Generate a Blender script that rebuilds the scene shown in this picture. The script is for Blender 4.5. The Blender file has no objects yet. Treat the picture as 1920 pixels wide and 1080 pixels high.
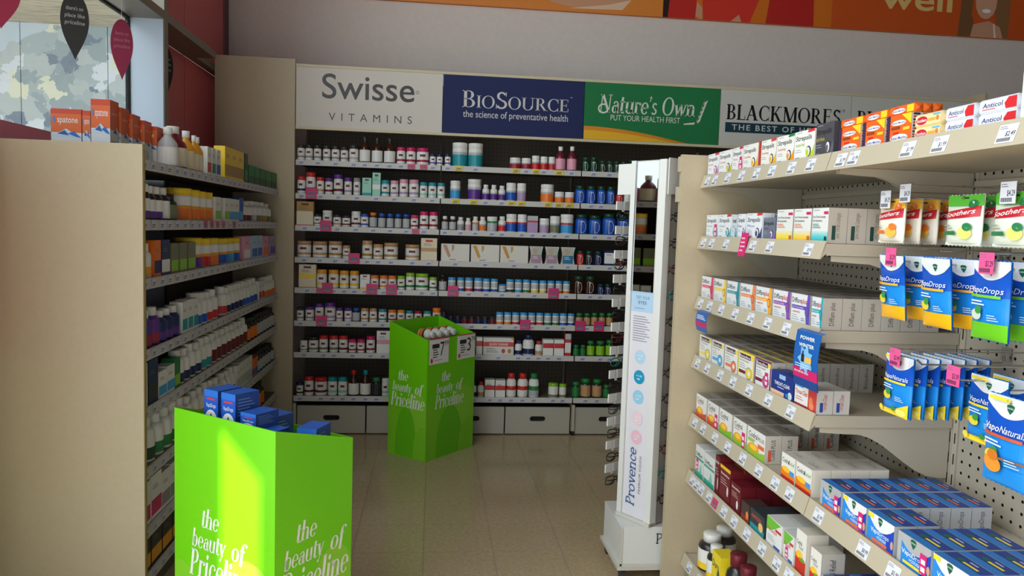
import bpy, bmesh, math, random
import numpy as np
random.seed(7)
SC = bpy.context.scene
COL = SC.collection

# ------------------------------------------------------------------ camera, world, lights, exposure
CAM_H = 1.36
F_PX, PITCH, YAW, ROLL = 1417.4, 0.0794, 0.1063, -0.0325
_f = np.array([math.sin(YAW) * math.cos(PITCH), math.cos(YAW) * math.cos(PITCH), -math.sin(PITCH)])
_r = np.array([math.cos(YAW), -math.sin(YAW), 0.0])
_d = np.cross(_f, _r)
_c, _s = math.cos(ROLL), math.sin(ROLL)
CR, CD, CF = _c * _r + _s * _d, -_s * _r + _c * _d, _f
cam_data = bpy.data.cameras.new('camera')
cam_data.sensor_width = 36.0
cam_data.lens = F_PX / 1920 * 36.0
cam_data.clip_start = 0.05
cam = bpy.data.objects.new('camera', cam_data)
COL.objects.link(cam)
from mathutils import Matrix, Vector
_m = Matrix(((CR[0], -CD[0], -CF[0], 0), (CR[1], -CD[1], -CF[1], 0), (CR[2], -CD[2], -CF[2], CAM_H), (0, 0, 0, 1)))
cam.matrix_world = _m
SC.camera = cam

world = bpy.data.worlds.new('sky')
SC.world = world
world.use_nodes = True
_bg = world.node_tree.nodes['Background']
_bg.inputs[0].default_value = (0.80, 0.90, 1.0, 1)
_bg.inputs[1].default_value = 2.0

SUN_DIR = Vector((-0.06, 0.90, -0.40)).normalized()
_l = bpy.data.lights.new('sun', 'SUN'); _l.energy = 12.5; _l.angle = 0.009; _l.color = (1.0, 0.96, 0.90)
sun = bpy.data.objects.new('sun', _l); COL.objects.link(sun)
sun.rotation_euler = SUN_DIR.to_track_quat('-Z', 'Y').to_euler()

def area(name, loc, direction, sx, sy, energy, color):
    l = bpy.data.lights.new(name, 'AREA'); l.shape = 'RECTANGLE'; l.size = sx; l.size_y = sy
    l.energy = energy; l.color = color
    o = bpy.data.objects.new(name, l); COL.objects.link(o); o.location = loc
    o.rotation_euler = Vector(direction).to_track_quat('-Z', 'Y').to_euler()
    return o
# area lights added to stand in for assumed daylight from behind and the left
area('added_front_fill', (-0.1, -1.30, 1.7), (0, 1, 0), 2.4, 1.9, 10, (0.97, 0.98, 1.0))  # added just inside the unseen front wall, which has no glazing
area('assumed_window_fill', (-1.36, 0.15, 1.15), (1, 0, 0), 2.6, 2.1, 33, (0.97, 0.98, 1.0))  # added just inside the near window bays, which are out of view
area('upper_wall_fill', (-1.36, 0.8, 3.25), (1, 0.25, 0), 4.0, 1.6, 100, (0.99, 0.97, 0.97))  # added area light that brightens the upper back wall

vs = SC.view_settings
vs.view_transform = 'Standard'; vs.look = 'None'; vs.gamma = 1.0; vs.use_curve_mapping = False
vs.exposure = -0.05

# ------------------------------------------------------------------ pixel helpers (directions only)
def ray(px, py):
    return ((px - 960) / F_PX) * CR + ((py - 540) / F_PX) * CD + CF
def atX(px, py, X): d = ray(px, py); p = d * (X / d[0]); return (p[0], p[1], p[2] + CAM_H)
def atY(px, py, Y): d = ray(px, py); p = d * (Y / d[1]); return (p[0], p[1], p[2] + CAM_H)
def atZ(px, py, Z): d = ray(px, py); p = d * ((Z - CAM_H) / d[2]); return (p[0], p[1], p[2] + CAM_H)
def proj(P):
    v = np.array([P[0], P[1], P[2] - CAM_H]); w = v @ CF
    return (v @ CR) / w * F_PX + 960, (v @ CD) / w * F_PX + 540
def Xat(px, Y, z):
    a, b = -4.0, 6.0
    for _ in range(50):
        m = (a + b) / 2
        if proj((m, Y, z))[0] < px: a = m
        else: b = m
    return a
def Yat(px, X, z):
    a, b = 0.4, 7.0
    for _ in range(50):
        m = (a + b) / 2
        if (proj((X, m, z))[0] < px) == (X > 0): b = m
        else: a = m
    return a

# ------------------------------------------------------------------ materials
def lin(c):
    return tuple((x / 12.92 if x <= 0.04045 else ((x + 0.055) / 1.055) ** 2.4) for x in c)
COLORS = {}
def C(name, r, g, b): COLORS[name] = (r / 255, g / 255, b / 255)
for n, v in dict(white=(235, 234, 228), cream=(226, 214, 184), grey=(150, 150, 148), silver=(186, 188, 190), black=(22, 22, 24),
                 charcoal=(48, 46, 46), dark_green=(22, 66, 44), green=(36, 128, 62), lime=(140, 196, 40), mint=(150, 212, 190),
                 teal=(30, 150, 160), sky_blue=(60, 160, 220), blue=(30, 90, 190), navy=(24, 38, 92), purple=(96, 48, 140),
                 mauve=(180, 150, 190), violet=(92, 70, 180), pink=(228, 160, 182), magenta=(206, 36, 106), maroon=(110, 24, 40),
                 red=(208, 44, 44), orange=(238, 122, 36), amber=(232, 160, 40), yellow=(248, 208, 40), tan=(196, 150, 104),
                 brown=(62, 32, 22), gold=(176, 136, 60), olive=(120, 122, 90), crimson=(160, 30, 60), pale_blue=(170, 206, 232)).items():
    C(n, *v)
MATS = {}
def mat(color, rough=0.5, metal=0.0, bump=None, name=None, **kw):
    key = (color, rough, metal, bump, tuple(sorted(kw.items())))
    if key in MATS: return MATS[key]
    c = COLORS[color] if isinstance(color, str) else tuple(x / 255 for x in color)
    m = bpy.data.materials.new(name or ('%s_%.2f' % (color if isinstance(color, str) else 'tone', rough)))
    m.use_nodes = True
    nt = m.node_tree; b = nt.nodes['Principled BSDF']
    b.inputs['Base Color'].default_value = (*lin(c), 1)
    b.inputs['Roughness'].default_value = rough
    b.inputs['Metallic'].default_value = metal
    for k, v in kw.items(): b.inputs[k].default_value = v
    if bump:
        sc, st = bump
        tc = nt.nodes.new('ShaderNodeTexCoord'); no = nt.nodes.new('ShaderNodeTexNoise'); bp = nt.nodes.new('ShaderNodeBump')
        no.inputs['Scale'].default_value = sc; no.inputs['Detail'].default_value = 4
        bp.inputs['Strength'].default_value = st; bp.inputs['Distance'].default_value = 0.002
        nt.links.new(tc.outputs['Object'], no.inputs['Vector']); nt.links.new(no.outputs['Fac'], bp.inputs['Height'])
        nt.links.new(bp.outputs['Normal'], b.inputs['Normal'])
        mx = nt.nodes.new('ShaderNodeMixRGB'); mx.inputs['Color1'].default_value = (*lin(c), 1)
        mx.inputs['Color2'].default_value = (*[x * 0.88 for x in lin(c)], 1)
        nt.links.new(no.outputs['Fac'], mx.inputs['Fac']); nt.links.new(mx.outputs[0], b.inputs['Base Color'])
    MATS[key] = m
    return m
def glass_mat(name, tint=(0.9, 0.95, 0.95), refl=0.08):
    m = bpy.data.materials.new(name); m.use_nodes = True
    nt = m.node_tree; nt.nodes.remove(nt.nodes['Principled BSDF'])
    out = nt.nodes['Material Output']
    t = nt.nodes.new('ShaderNodeBsdfTransparent'); t.inputs[0].default_value = (*tint, 1)
    g = nt.nodes.new('ShaderNodeBsdfGlossy'); g.inputs['Roughness'].default_value = 0.02
    mx = nt.nodes.new('ShaderNodeMixShader'); fr = nt.nodes.new('ShaderNodeLayerWeight'); fr.inputs[0].default_value = 0.5
    pw = nt.nodes.new('ShaderNodeMath'); pw.operation = 'POWER'; pw.inputs[1].default_value = 6.0; nt.links.new(fr.outputs['Facing'], pw.inputs[0])
    ml = nt.nodes.new('ShaderNodeMath'); ml.operation = 'MULTIPLY_ADD'; ml.inputs[1].default_value = 0.25; ml.inputs[2].default_value = 0.02; nt.links.new(pw.outputs[0], ml.inputs[0])
    nt.links.new(ml.outputs[0], mx.inputs[0]); nt.links.new(t.outputs[0], mx.inputs[1]); nt.links.new(g.outputs[0], mx.inputs[2])
    nt.links.new(mx.outputs[0], out.inputs[0])
    return m
BEIGE = mat((196, 180, 150), 0.55, bump=(60, 0.08), name='beige_powder_coat')
BEIGE2 = mat((188, 178, 158), 0.5, name='shelf_steel')
LIP = mat((190, 179, 156), 0.45, name='shelf_lip')
LIPW = mat((202, 198, 192), 0.45, name='shelf_lip_white')
WALL = mat((222, 209, 201), 0.8, bump=(30, 0.05), name='wall_paint')
PEGM = mat((182, 172, 154), 0.55, name='pegboard')
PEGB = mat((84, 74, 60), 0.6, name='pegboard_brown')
DARK = mat((10, 10, 10), 0.8, name='dark_void')
CHROME = mat((190, 190, 190), 0.25, 1.0, name='steel_wire')
GLASS = glass_mat('window_glass')
ACRYL = glass_mat('clear_plastic', (0.93, 0.94, 0.95))
MIRROR = mat((225, 228, 228), 0.02, 1.0, name='mirror')

# ------------------------------------------------------------------ object helpers
def link(name, me, parent=None):
    o = bpy.data.objects.new(name, me); COL.objects.link(o)
    if parent is not None: o.parent = parent
    return o
def tag(o, label=None, cat=None, group=None, kind=None):
    if label: o['label'] = label
    if cat: o['category'] = cat
    if group: o['group'] = group
    if kind: o['kind'] = kind
    return o
def empty(name, loc=(0, 0, 0), rz=0.0, **kw):
    o = bpy.data.objects.new(name, None); COL.objects.link(o)
    o.location = loc; o.rotation_euler = (0, 0, rz); o.empty_display_size = 0.05
    return tag(o, **kw)

class MB:
    """collects polygons with materials into one mesh"""
    def __init__(s): s.v = []; s.f = []; s.m = []; s.mats = []; s.smooth = []
    def mi(s, m):
        if m not in s.mats: s.mats.append(m)
        return s.mats.index(m)
    def poly(s, pts, m, sm=False):
        b = len(s.v); s.v += [tuple(p) for p in pts]; s.f.append(tuple(range(b, b + len(pts)))); s.m.append(s.mi(m)); s.smooth.append(sm)
    def mesh_(s, vs_, fs, m, sm=False):
        b = len(s.v); s.v += [tuple(p) for p in vs_]; k = s.mi(m)
        for f in fs: s.f.append(tuple(b + i for i in f)); s.m.append(k); s.smooth.append(sm)
    def box(s, x0, x1, y0, y1, z0, z1, m):
        vs_ = [(x, y, z) for z in (z0, z1) for y in (y0, y1) for x in (x0, x1)]
        s.mesh_(vs_, [(0, 2, 3, 1), (4, 5, 7, 6), (0, 1, 5, 4), (2, 6, 7, 3), (0, 4, 6, 2), (1, 3, 7, 5)], m)
    def prism(s, pts, axis, a, b, m):
        """extrude a 2D outline along an axis between a and b"""
        def P(p, t):
            return (t, p[0], p[1]) if axis == 'X' else ((p[0], t, p[1]) if axis == 'Y' else (p[0], p[1], t))
        n = len(pts); vs_ = [P(p, a) for p in pts] + [P(p, b) for p in pts]
        fs = [tuple(range(n))[::-1], tuple(range(n, 2 * n))] + [(i, (i + 1) % n, n + (i + 1) % n, n + i) for i in range(n)]
        s.mesh_(vs_, fs, m)
    def lathe(s, prof, m, n=18, sm=True, cx=0, cy=0, z0=0):
        vs_ = []; fs = []
        for r, z in prof:
            for i in range(n):
                a = 2 * math.pi * i / n
                vs_.append((cx + r * math.sin(a), cy - r * math.cos(a), z0 + z))
        for k in range(len(prof) - 1):
            for i in range(n):
                j = (i + 1) % n
                fs.append((k * n + i, k * n + j, (k + 1) * n + j, (k + 1) * n + i))
        s.mesh_(vs_, fs, m, sm)
    def tube(s, pts, r, m, n=6, closed=False):
        P = [Vector(p) for p in pts]; N = len(P); vs_ = []; fs = []
        for i, p in enumerate(P):
            a = P[(i - 1) % N] if (closed or i > 0) else p
            b = P[(i + 1) % N] if (closed or i < N - 1) else p
            t = (b - a).normalized()
            u = t.cross(Vector((0, 0, 1)))
            if u.length < 0.2: u = t.cross(Vector((1, 0, 0)))
            u.normalize(); w = t.cross(u)
            for k in range(n):
                q = 2 * math.pi * k / n; vs_.append(p + (u * math.cos(q) + w * math.sin(q)) * r)
        for i in range(N if closed else N - 1):
            j = (i + 1) % N
            for k in range(n): fs.append((i * n + k, i * n + (k + 1) % n, j * n + (k + 1) % n, j * n + k))
        s.mesh_(vs_, fs, m, True)
    def data(s, name):
        me = bpy.data.meshes.new(name); me.from_pydata(s.v, [], s.f)
        for m in s.mats: me.materials.append(m)
        me.polygons.foreach_set('material_index', s.m); me.polygons.foreach_set('use_smooth', s.smooth)
        me.update(); return me
    def obj(s, name, parent=None, loc=None, rz=0.0):
        o = link(name, s.data(name), parent)
        if loc is not None: o.location = loc
        if rz: o.rotation_euler = (0, 0, rz)
        return o

# ------------------------------------------------------------------ lettering
_TXT = {}
def sans(text, bold=0.0, shear=0.0, spacing=1.0, res=2):
    """outline of a word as triangles, cap height about 0.7, starting at x = 0"""
    key = (text, bold, shear, spacing, res)
    if key not in _TXT:
        cu = bpy.data.curves.new('word', 'FONT'); cu.body = text; cu.resolution_u = res; cu.fill_mode = 'FRONT'
        cu.offset = bold; cu.shear = shear; cu.space_character = spacing
        o = bpy.data.objects.new('word', cu); COL.objects.link(o)
        dg = bpy.context.evaluated_depsgraph_get()
        me = bpy.data.meshes.new_from_object(o.evaluated_get(dg))
        polys = [[(me.vertices[i].co.x, me.vertices[i].co.y) for i in p.vertices] for p in me.polygons]
        bpy.data.objects.remove(o); bpy.data.curves.remove(cu); bpy.data.meshes.remove(me)
        xs = [p[0] for q in polys for p in q] or [0, 1]
        x0 = min(xs)
        polys = [[(x - x0, y) for x, y in q] for q in polys]
        _TXT[key] = (polys, max(xs) - x0)
    return _TXT[key]
def _serif_glyph(ch, T, t):
    Q = []
    cap = 0.70; xh = 0.46
    def rect(x0, x1, y0, y1): Q.append([(x0, y0), (x1, y0), (x1, y1), (x0, y1)])
    def st(x, y0, y1, w=None): w = w or T; rect(x - w / 2, x + w / 2, y0, y1)
    def hl(x0, x1, y): rect(x0, x1, y, y + t) if y < 0.01 else rect(x0, x1, y - t, y)
    def dg(x0, y0, x1, y1, w): Q.append([(x0 - w / 2, y0), (x0 + w / 2, y0), (x1 + w / 2, y1), (x1 - w / 2, y1)])
    def el(cx, cy, rx, ry, a0, a1, th=None, tl=None):
        th = T if th is None else th; tl = t if tl is None else tl
        n = max(6, int(abs(a1 - a0) / 18)); pr = None
        for i in range(n + 1):
            a = math.radians(a0 + (a1 - a0) * i / n); w = tl + (th - tl) * math.cos(a) ** 2
            o = (cx + rx * math.cos(a), cy + ry * math.sin(a)); q = (cx + (rx - w) * math.cos(a), cy + (ry - w) * math.sin(a))
            if pr: Q.append([pr[0], o, q, pr[1]])
            pr = (o, q)
    def ball(x, y, r): Q.append([(x + r * math.cos(k * math.pi / 5), y + r * math.sin(k * math.pi / 5)) for k in range(10)])
    sf = lambda x, y: hl(x - T / 2 - 0.06, x + T / 2 + 0.06, y)
    if ch == 'I': st(.15, 0, cap); sf(.15, 0); sf(.15, cap); return Q, .30
    if ch == 'L': st(.15, 0, cap); sf(.15, cap); hl(.03, .5, 0); rect(.47, .5, 0, .2); return Q, .54
    if ch == 'B': st(.15, 0, cap); hl(.03, .3, cap); hl(.1, .3, .37); hl(.03, .3, 0); el(.28, .525, .21, .175, -90, 90); el(.28, .185, .26, .185, -90, 90); return Q, .58
    if ch == 'A': dg(.08, 0, .33, cap, t * 1.6); dg(.56, 0, .32, cap, T * 1.1); hl(.15, .48, .26); hl(0, .18, 0); hl(.42, .70, 0); return Q, .70
    if ch == 'C': el(.37, .35, .34, .36, 48, 312); rect(.58, .61, .46, .7); rect(.58, .61, 0, .2); return Q, .66
    if ch == 'K': st(.15, 0, cap); sf(.15, 0); sf(.15, cap); dg(.2, .28, .52, cap, t * 1.6); dg(.56, 0, .3, .4, T * 1.1); hl(.42, .66, cap); hl(.46, .72, 0); return Q, .72
    if ch == 'M': st(.12, 0, cap, t * 1.4); dg(.42, 0, .14, cap, T * 1.1); dg(.42, 0, .70, cap, t * 1.5); st(.72, 0, cap); hl(.02, .22, 0); sf(.72, 0); hl(.02, .16, cap); hl(.68, .84, cap); return Q, .86
    if ch == 'N': st(.12, 0, cap, t * 1.4); dg(.6, 0, .14, cap, T * 1.1); st(.6, 0, cap, t * 1.4); hl(.02, .22, 0); hl(.02, .16, cap); hl(.5, .7, cap); return Q, .72
    if ch == 'O': el(.37, .35, .35, .36, 0, 360); return Q, .74
    if ch == 'P': st(.15, 0, cap); hl(.03, .3, cap); sf(.15, 0); hl(.15, .3, .33); el(.28, .515, .25, .185, -90, 90); return Q, .56
    if ch == 'R': st(.15, 0, cap); hl(.03, .3, cap); sf(.15, 0); hl(.15, .3, .37); el(.28, .525, .23, .175, -90, 90); dg(.58, 0, .3, .37, T * 1.1); hl(.52, .70, 0); return Q, .68
    if ch == 'E': st(.15, 0, cap); hl(.03, .5, cap); hl(.15, .42, .38); hl(.03, .52, 0); rect(.47, .5, .54, cap); rect(.49, .52, 0, .18); rect(.40, .425, .27, .46); return Q, .56
    if ch == 'S': el(.27, .525, .2, .18, 25, 270, T * .85, T * .55); el(.26, .185, .23, .19, -155, 90, T * .85, T * .55); rect(.43, .46, .52, .70); rect(.04, .07, 0, .19); return Q, .52
    if ch == 'U': st(.15, .22, cap); sf(.15, cap); el(.37, .24, .285, .25, 180, 360); st(.62, .22, cap, t * 1.4); hl(.52, .74, cap); return Q, .76
    if ch == 'a': el(.21, .15, .18, .155, 0, 360); st(.36, .03, .34); el(.25, .32, .165, .14, 0, 160, T * .7); el(.44, .05, .1, .06, 180, 300); return Q, .48
    if ch == 'b': st(.12, 0.02, .72); hl(.03, .12, .72); el(.27, .23, .21, .235, 0, 360); return Q, .5
    if ch == 'c': el(.25, .23, .23, .235, 50, 315); ball(.37, .36, .055); return Q, .43
    if ch == 'e': el(.25, .23, .23, .235, 0, 318); hl(.07, .46, .26); return Q, .47
    if ch == 'f': st(.15, -.1, .56); el(.28, .56, .195, .16, 60, 180); ball(.36, .65, .055); hl(.02, .32, .46); return Q, .32
    if ch == 'h': st(.12, 0, .72); hl(.02, .12, .72); sf(.12, 0); el(.29, .28, .205, .18, 0, 170); st(.43, 0, .3); sf(.43, 0); return Q, .56
    if ch == 'i': st(.13, 0, xh); hl(.03, .13, xh); sf(.13, 0); ball(.13, .6, .07); return Q, .27
    if ch == 'l': st(.13, 0, .72); hl(.03, .13, .72); sf(.13, 0); return Q, .27
    if ch == 'n': st(.12, 0, xh); hl(.02, .12, xh); sf(.12, 0); el(.29, .28, .205, .18, 0, 170); st(.43, 0, .3); sf(.43, 0); return Q, .56
    if ch == 'o': el(.25, .23, .235, .235, 0, 360); return Q, .5
    if ch == 'r': st(.12, 0, xh); hl(.02, .12, xh); sf(.12, 0); el(.28, .3, .16, .15, 60, 175, T * .5); ball(.34, .39, .06); return Q, .39
    if ch == 's': el(.18, .345, .14, .12, 25, 270, T * .7, T * .45); el(.18, .12, .16, .125, -155, 90, T * .7, T * .45); return Q, .37
    if ch == 't': st(.14, .06, .62); hl(.02, .3, .46); el(.22, .09, .145, .1, 180, 320); return Q, .32
    if ch == 'u': st(.12, .14, xh); hl(.02, .12, xh); el(.27, .17, .215, .18, 180, 350); st(.43, 0, xh); hl(.33, .43, xh); hl(.43, .53, 0); return Q, .56
    if ch == 'v': dg(.26, 0, .09, xh, T); dg(.26, 0, .42, xh, t * 1.6); hl(0, .2, xh); hl(.34, .5, xh); return Q, .48
    if ch == 'w': dg(.24, 0, .09, xh, T); dg(.24, 0, .38, xh, t * 1.6); dg(.53, 0, .38, xh, T); dg(.53, 0, .68, xh, t * 1.6); hl(0, .2, xh); hl(.6, .76, xh); return Q, .74
    if ch == 'y': dg(.26, 0, .09, xh, T); dg(.16, -.2, .42, xh, t * 1.8); ball(.13, -.17, .055); hl(0, .2, xh); hl(.34, .5, xh); return Q, .48
    if ch == "'": ball(.08, .64, .06); dg(.05, .5, .1, .64, .05); return Q, .18
    return Q, .26
def serif(text, T=0.13, t=0.028, slant=0.0, small=None, track=0.0):
    polys = []; x = 0.0
    for ch in text:
        k = 1.0
        if small and ch.islower(): ch = ch.upper(); k = small
        g, adv = _serif_glyph(ch, T, t)
        polys += [[(x + px * k + slant * py * k, py * k) for px, py in q] for q in g]
        x += adv * k + track
    return polys, x
class Print:
    """flat print: layered colour shapes in a 2D frame, mapped onto a surface"""
    def __init__(s): s.items = []; s.k = 0
    def add(s, polys, color, rough=0.45):
        s.k += 1; s.items.append((polys, color, s.k, rough)); return s
    def rect(s, x0, x1, y0, y1, color, nx=1, ny=1, rough=0.45):
        P = []
        for i in range(nx):
            for j in range(ny):
                a0 = x0 + (x1 - x0) * i / nx; a1 = x0 + (x1 - x0) * (i + 1) / nx
                b0 = y0 + (y1 - y0) * j / ny; b1 = y0 + (y1 - y0) * (j + 1) / ny
                P.append([(a0, b0), (a1, b0), (a1, b1), (a0, b1)])
        return s.add(P, color, rough)
    def poly(s, pts, color): return s.add([pts], color)
    def ell(s, cx, cy, rx, ry, color, n=16, a0=0, a1=360):
        pts = [(cx + rx * math.cos(math.radians(a0 + (a1 - a0) * i / n)), cy + ry * math.sin(math.radians(a0 + (a1 - a0) * i / n))) for i in range(n + (a1 - a0 < 360))]
        return s.add([pts], color)
    def ring(s, cx, cy, rx, ry, w, color, n=20):
        P = []
        for i in range(n):
            a, b = 2 * math.pi * i / n, 2 * math.pi * (i + 1) / n
            P.append([(cx + rx * math.cos(a), cy + ry * math.sin(a)), (cx + rx * math.cos(b), cy + ry * math.sin(b)),
                      (cx + (rx - w) * math.cos(b), cy + (ry - w) * math.sin(b)), (cx + (rx - w) * math.cos(a), cy + (ry - w) * math.sin(a))])
        return s.add(P, color)
    def word(s, glyphs, x, y, h, color, width=None, align='l', rot=0.0, skew=0.0):
        """place a word: h is the height of a capital; width squeezes it to fit"""
        polys, w = glyphs; k = h / 0.7; kx = k if width is None else width / max(w, 1e-6)
        ox = {'l': 0, 'c': -w * kx / 2, 'r': -w * kx}[align]
        ca, sa = math.cos(rot), math.sin(rot); out = []
        for q in polys:
            r = []
            for a, b in q:
                u = a * kx + ox; v = b * k + skew * u
                r.append((x + u * ca - v * sa, y + u * sa + v * ca))
            out.append(r)
        return s.add(out, color)
    def lines(s, x, y, w, n, dy, th, color):
        for i in range(n):
            ww = w * (0.72 + 0.28 * ((i * 7) % 3) / 2)
            s.items.append(([[(x, y - i * dy), (x + ww, y - i * dy), (x + ww, y - i * dy + th), (x, y - i * dy + th)]], color, s.k + 1, 0.5))
        s.k += 1; return s
    def into(s, mb, fn, eps=0.00012, base=0.0002):
        for polys, color, k, rough in s.items:
            m = mat(color, rough) if not isinstance(color, bpy.types.Material) else color
            for q in polys:
                mb.poly([fn(x, y, base + k * eps) for x, y in q], m)
        return mb
def flat(y0=0.0, x0=0.0, z0=0.0):      # print facing -Y
    return lambda u, v, o: (x0 + u, y0 - o, z0 + v)
def flat_px(xp, y0=0.0, z0=0.0):       # print facing +X at x = xp
    return lambda u, v, o: (xp + o, y0 + u, z0 + v)
def flat_top(zt, x0=0.0, y0=0.0):
    return lambda u, v, o: (x0 + u, y0 + v, zt + o)
def cyl(r):
    return lambda u, v, o: ((r + o) * math.sin(u / r), -(r + o) * math.cos(u / r), v)

# ------------------------------------------------------------------ setting: floor, walls, ceiling
Y_BACK, X_LEFT, X_RIGHT, Y_FRONT, Z_CEIL = 5.36, -1.40, 5.2, -1.4, 4.2
def struct(name, mb, parent=None):
    o = mb.obj(name, parent)
    if parent is None: o['kind'] = 'structure'
    return o
FLOORM = mat((150, 143, 128), 0.25, name='floor_joint')
def tile_mat():
    m = bpy.data.materials.new('vinyl_tile'); m.use_nodes = True
    nt = m.node_tree; b = nt.nodes['Principled BSDF']
    tc = nt.nodes.new('ShaderNodeTexCoord'); n1 = nt.nodes.new('ShaderNodeTexNoise'); rp = nt.nodes.new('ShaderNodeValToRGB')
    n1.inputs['Scale'].default_value = 55; n1.inputs['Detail'].default_value = 6
    rp.color_ramp.elements[0].position = 0.3; rp.color_ramp.elements[0].color = (*lin((0.70, 0.615, 0.475)), 1)
    rp.color_ramp.elements[1].position = 0.7; rp.color_ramp.elements[1].color = (*lin((0.765, 0.68, 0.54)), 1)
    nt.links.new(tc.outputs['Object'], n1.inputs['Vector']); nt.links.new(n1.outputs['Fac'], rp.inputs['Fac'])
    nt.links.new(rp.outputs[0], b.inputs['Base Color']); b.inputs['Roughness'].default_value = 0.16
    return m
TILE = tile_mat()
mb = MB(); mb.box(-1.7, X_RIGHT, Y_FRONT, Y_BACK, -0.1, -0.0015, FLOORM)
floor = struct('floor', mb)
TP = 0.2915
mb = MB(); g = 0.0012; q = TP / 2 - g; mb.box(-q, q, -q, q, -0.006, 0.0, TILE); tile_me = mb.data('tile')
stuff_mb = MB()
for i in range(-5, 18):
    for j in range(-8, 19):
        x = -0.008 + (i + 0.5) * TP; y = 3.071 + (j - 10 + 0.5) * TP
        if not (-1.36 + q < x < X_RIGHT - q and Y_FRONT + q < y < Y_BACK - q): continue
        if i <= 7 and 1.1 < y:
            o = link('tile', tile_me, floor); o.location = (x, y, 0)
        else: stuff_mb.box(x - q, x + q, y - q, y + q, -0.006, 0, TILE)
o = stuff_mb.obj('tile_field', floor); o['kind'] = 'stuff'

mb = MB(); mb.box(-1.7, X_RIGHT, Y_BACK, Y_BACK + 0.1, 0, Z_CEIL, WALL); struct('wall_back', mb)
mb = MB(); mb.box(X_RIGHT, X_RIGHT + 0.1, Y_FRONT, Y_BACK, 0, Z_CEIL, mat((96, 90, 86), 0.8, name='wall_paint_dark')); struct('wall_right', mb)
mb = MB(); mb.box(-1.7, X_RIGHT, Y_FRONT, Y_BACK + .1, Z_CEIL, Z_CEIL + 0.1, mat((120, 118, 114), 0.9, name='ceiling_paint')); struct('ceiling', mb)

# bin 1 footprint is needed for the sunbeam; a gap in the unseen front wall is shaped for it
B1C = Vector((-0.407, 2.056, 0)); B1L = Vector((-0.759, 2.325, 0))
_u1 = (B1L - B1C).normalized()
_n1 = Vector((-_u1.y, _u1.x, 0))
if _n1.y > 0: _n1 = -_n1
def on_bin_face(px, py):
    d = Vector(ray(px, py)); o = Vector((0, 0, CAM_H)); return o + d * ((B1C - o).dot(_n1) / d.dot(_n1))
def to_front(p): return p - SUN_DIR * ((p.y - Y_FRONT) / SUN_DIR.y)
ga, gb = to_front(on_bin_face(415, 797)), to_front(on_bin_face(489, 892))
ga0, gb0 = to_front(Vector((*on_bin_face(415, 797)[:2], 0.03))), to_front(Vector((*on_bin_face(489, 892)[:2], 0.03)))
GX0, GX1 = sorted((ga.x, gb.x)); GZ0 = min(ga0.z, gb0.z)
zl, zr = (ga.z, gb.z) if ga.x < gb.x else (gb.z, ga.z)
OX0, OX1 = -1.25, .90        # opening added in the unseen front wall so sun bounces off the near floor
mb = MB()
FRONTM = mat((84, 80, 78), 0.8, name='front_wall_panel')
for pts in ([(-1.7, 0), (OX0, 0), (OX0, Z_CEIL), (-1.7, Z_CEIL)], [(OX1, 0), (X_RIGHT, 0), (X_RIGHT, Z_CEIL), (OX1, Z_CEIL)],
            [(OX0, 1.50), (GX0, 1.50), (GX0, Z_CEIL), (OX0, Z_CEIL)], [(GX1, 1.50), (OX1, 1.50), (OX1, Z_CEIL), (GX1, Z_CEIL)],
            [(OX0, 0), (GX0, 0), (GX0, .12), (OX0, .12)], [(GX1, 0), (OX1, 0), (OX1, .12), (GX1, .12)],
            [(GX0, 1.50), (GX1, 1.50), (GX1, GZ0), (GX0, GZ0)], [(GX0, 0), (GX1, 0), (GX1, .12), (GX0, .12)], [(GX0, zl), (GX1, zr), (GX1, Z_CEIL), (GX0, Z_CEIL)]):
    mb.prism(pts, 'Y', Y_FRONT - 0.03, Y_FRONT, FRONTM)
struct('wall_front', mb)

# left wall: curtain wall with deep mullions, clear glass near, red panels far
MF = -1.24
FRAME = mat((128, 120, 108), 0.45, 0.3, name='window_frame_metal')
RED = mat((224, 104, 112), 0.4, name='red_glass_panel')
REVEAL = mat((198, 208, 222), 0.3, name='mullion_side_white')
Z_TR = 2.255
mb = MB(); mb.box(-1.62, X_LEFT, 2.10, Y_BACK, 0, 0.9, WALL); mb.box(-1.62, X_LEFT, Y_FRONT, 2.10, 0, 0.08, WALL); wl = struct('wall_left', mb)
win = empty('window_1', (X_LEFT, 3.0, 0.9)); win['kind'] = 'structure'
win.location = (0, 0, 0)
def bar(name, *a, m=FRAME, parent=win): mb = MB(); mb.box(*a, m); return mb.obj(name, parent)
mb = MB(); mb.box(X_LEFT, MF, Y_FRONT, 4.50, Z_TR, Z_TR + .04, FRAME); mb.box(X_LEFT, -1.345, 4.50, Y_BACK, Z_TR, Z_TR + .04, FRAME); mb.obj('transom', win)
Y_POST = Yat(308, MF, 2.2)
mb = MB(); mb.box(X_LEFT, MF, Y_POST, Y_POST + 0.05, 0.9, Z_TR, FRAME); mb.box(X_LEFT, MF, Y_POST, Y_POST + 0.05, Z_TR + 0.04, Z_CEIL, FRAME)
mb.box(X_LEFT + 0.012, MF - 0.004, Y_POST - 0.003, Y_POST - 0.0005, 0.9, Z_TR, REVEAL); mb.obj('mullion', win)
for y in (2.05, 0.1, -1.36): bar('mullion', X_LEFT, MF - .06, y, y + 0.05, 0.08, Z_CEIL)
bar('gasket', X_LEFT - 0.006, X_LEFT + 0.012, Y_POST - 0.012, Y_POST - 0.0035, 0.9, Z_TR, m=DARK)
bar('gasket', X_LEFT - 0.004, X_LEFT + 0.012, Y_FRONT, Y_POST - 0.014, Z_TR - 0.009, Z_TR - 0.0005, m=DARK)
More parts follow.
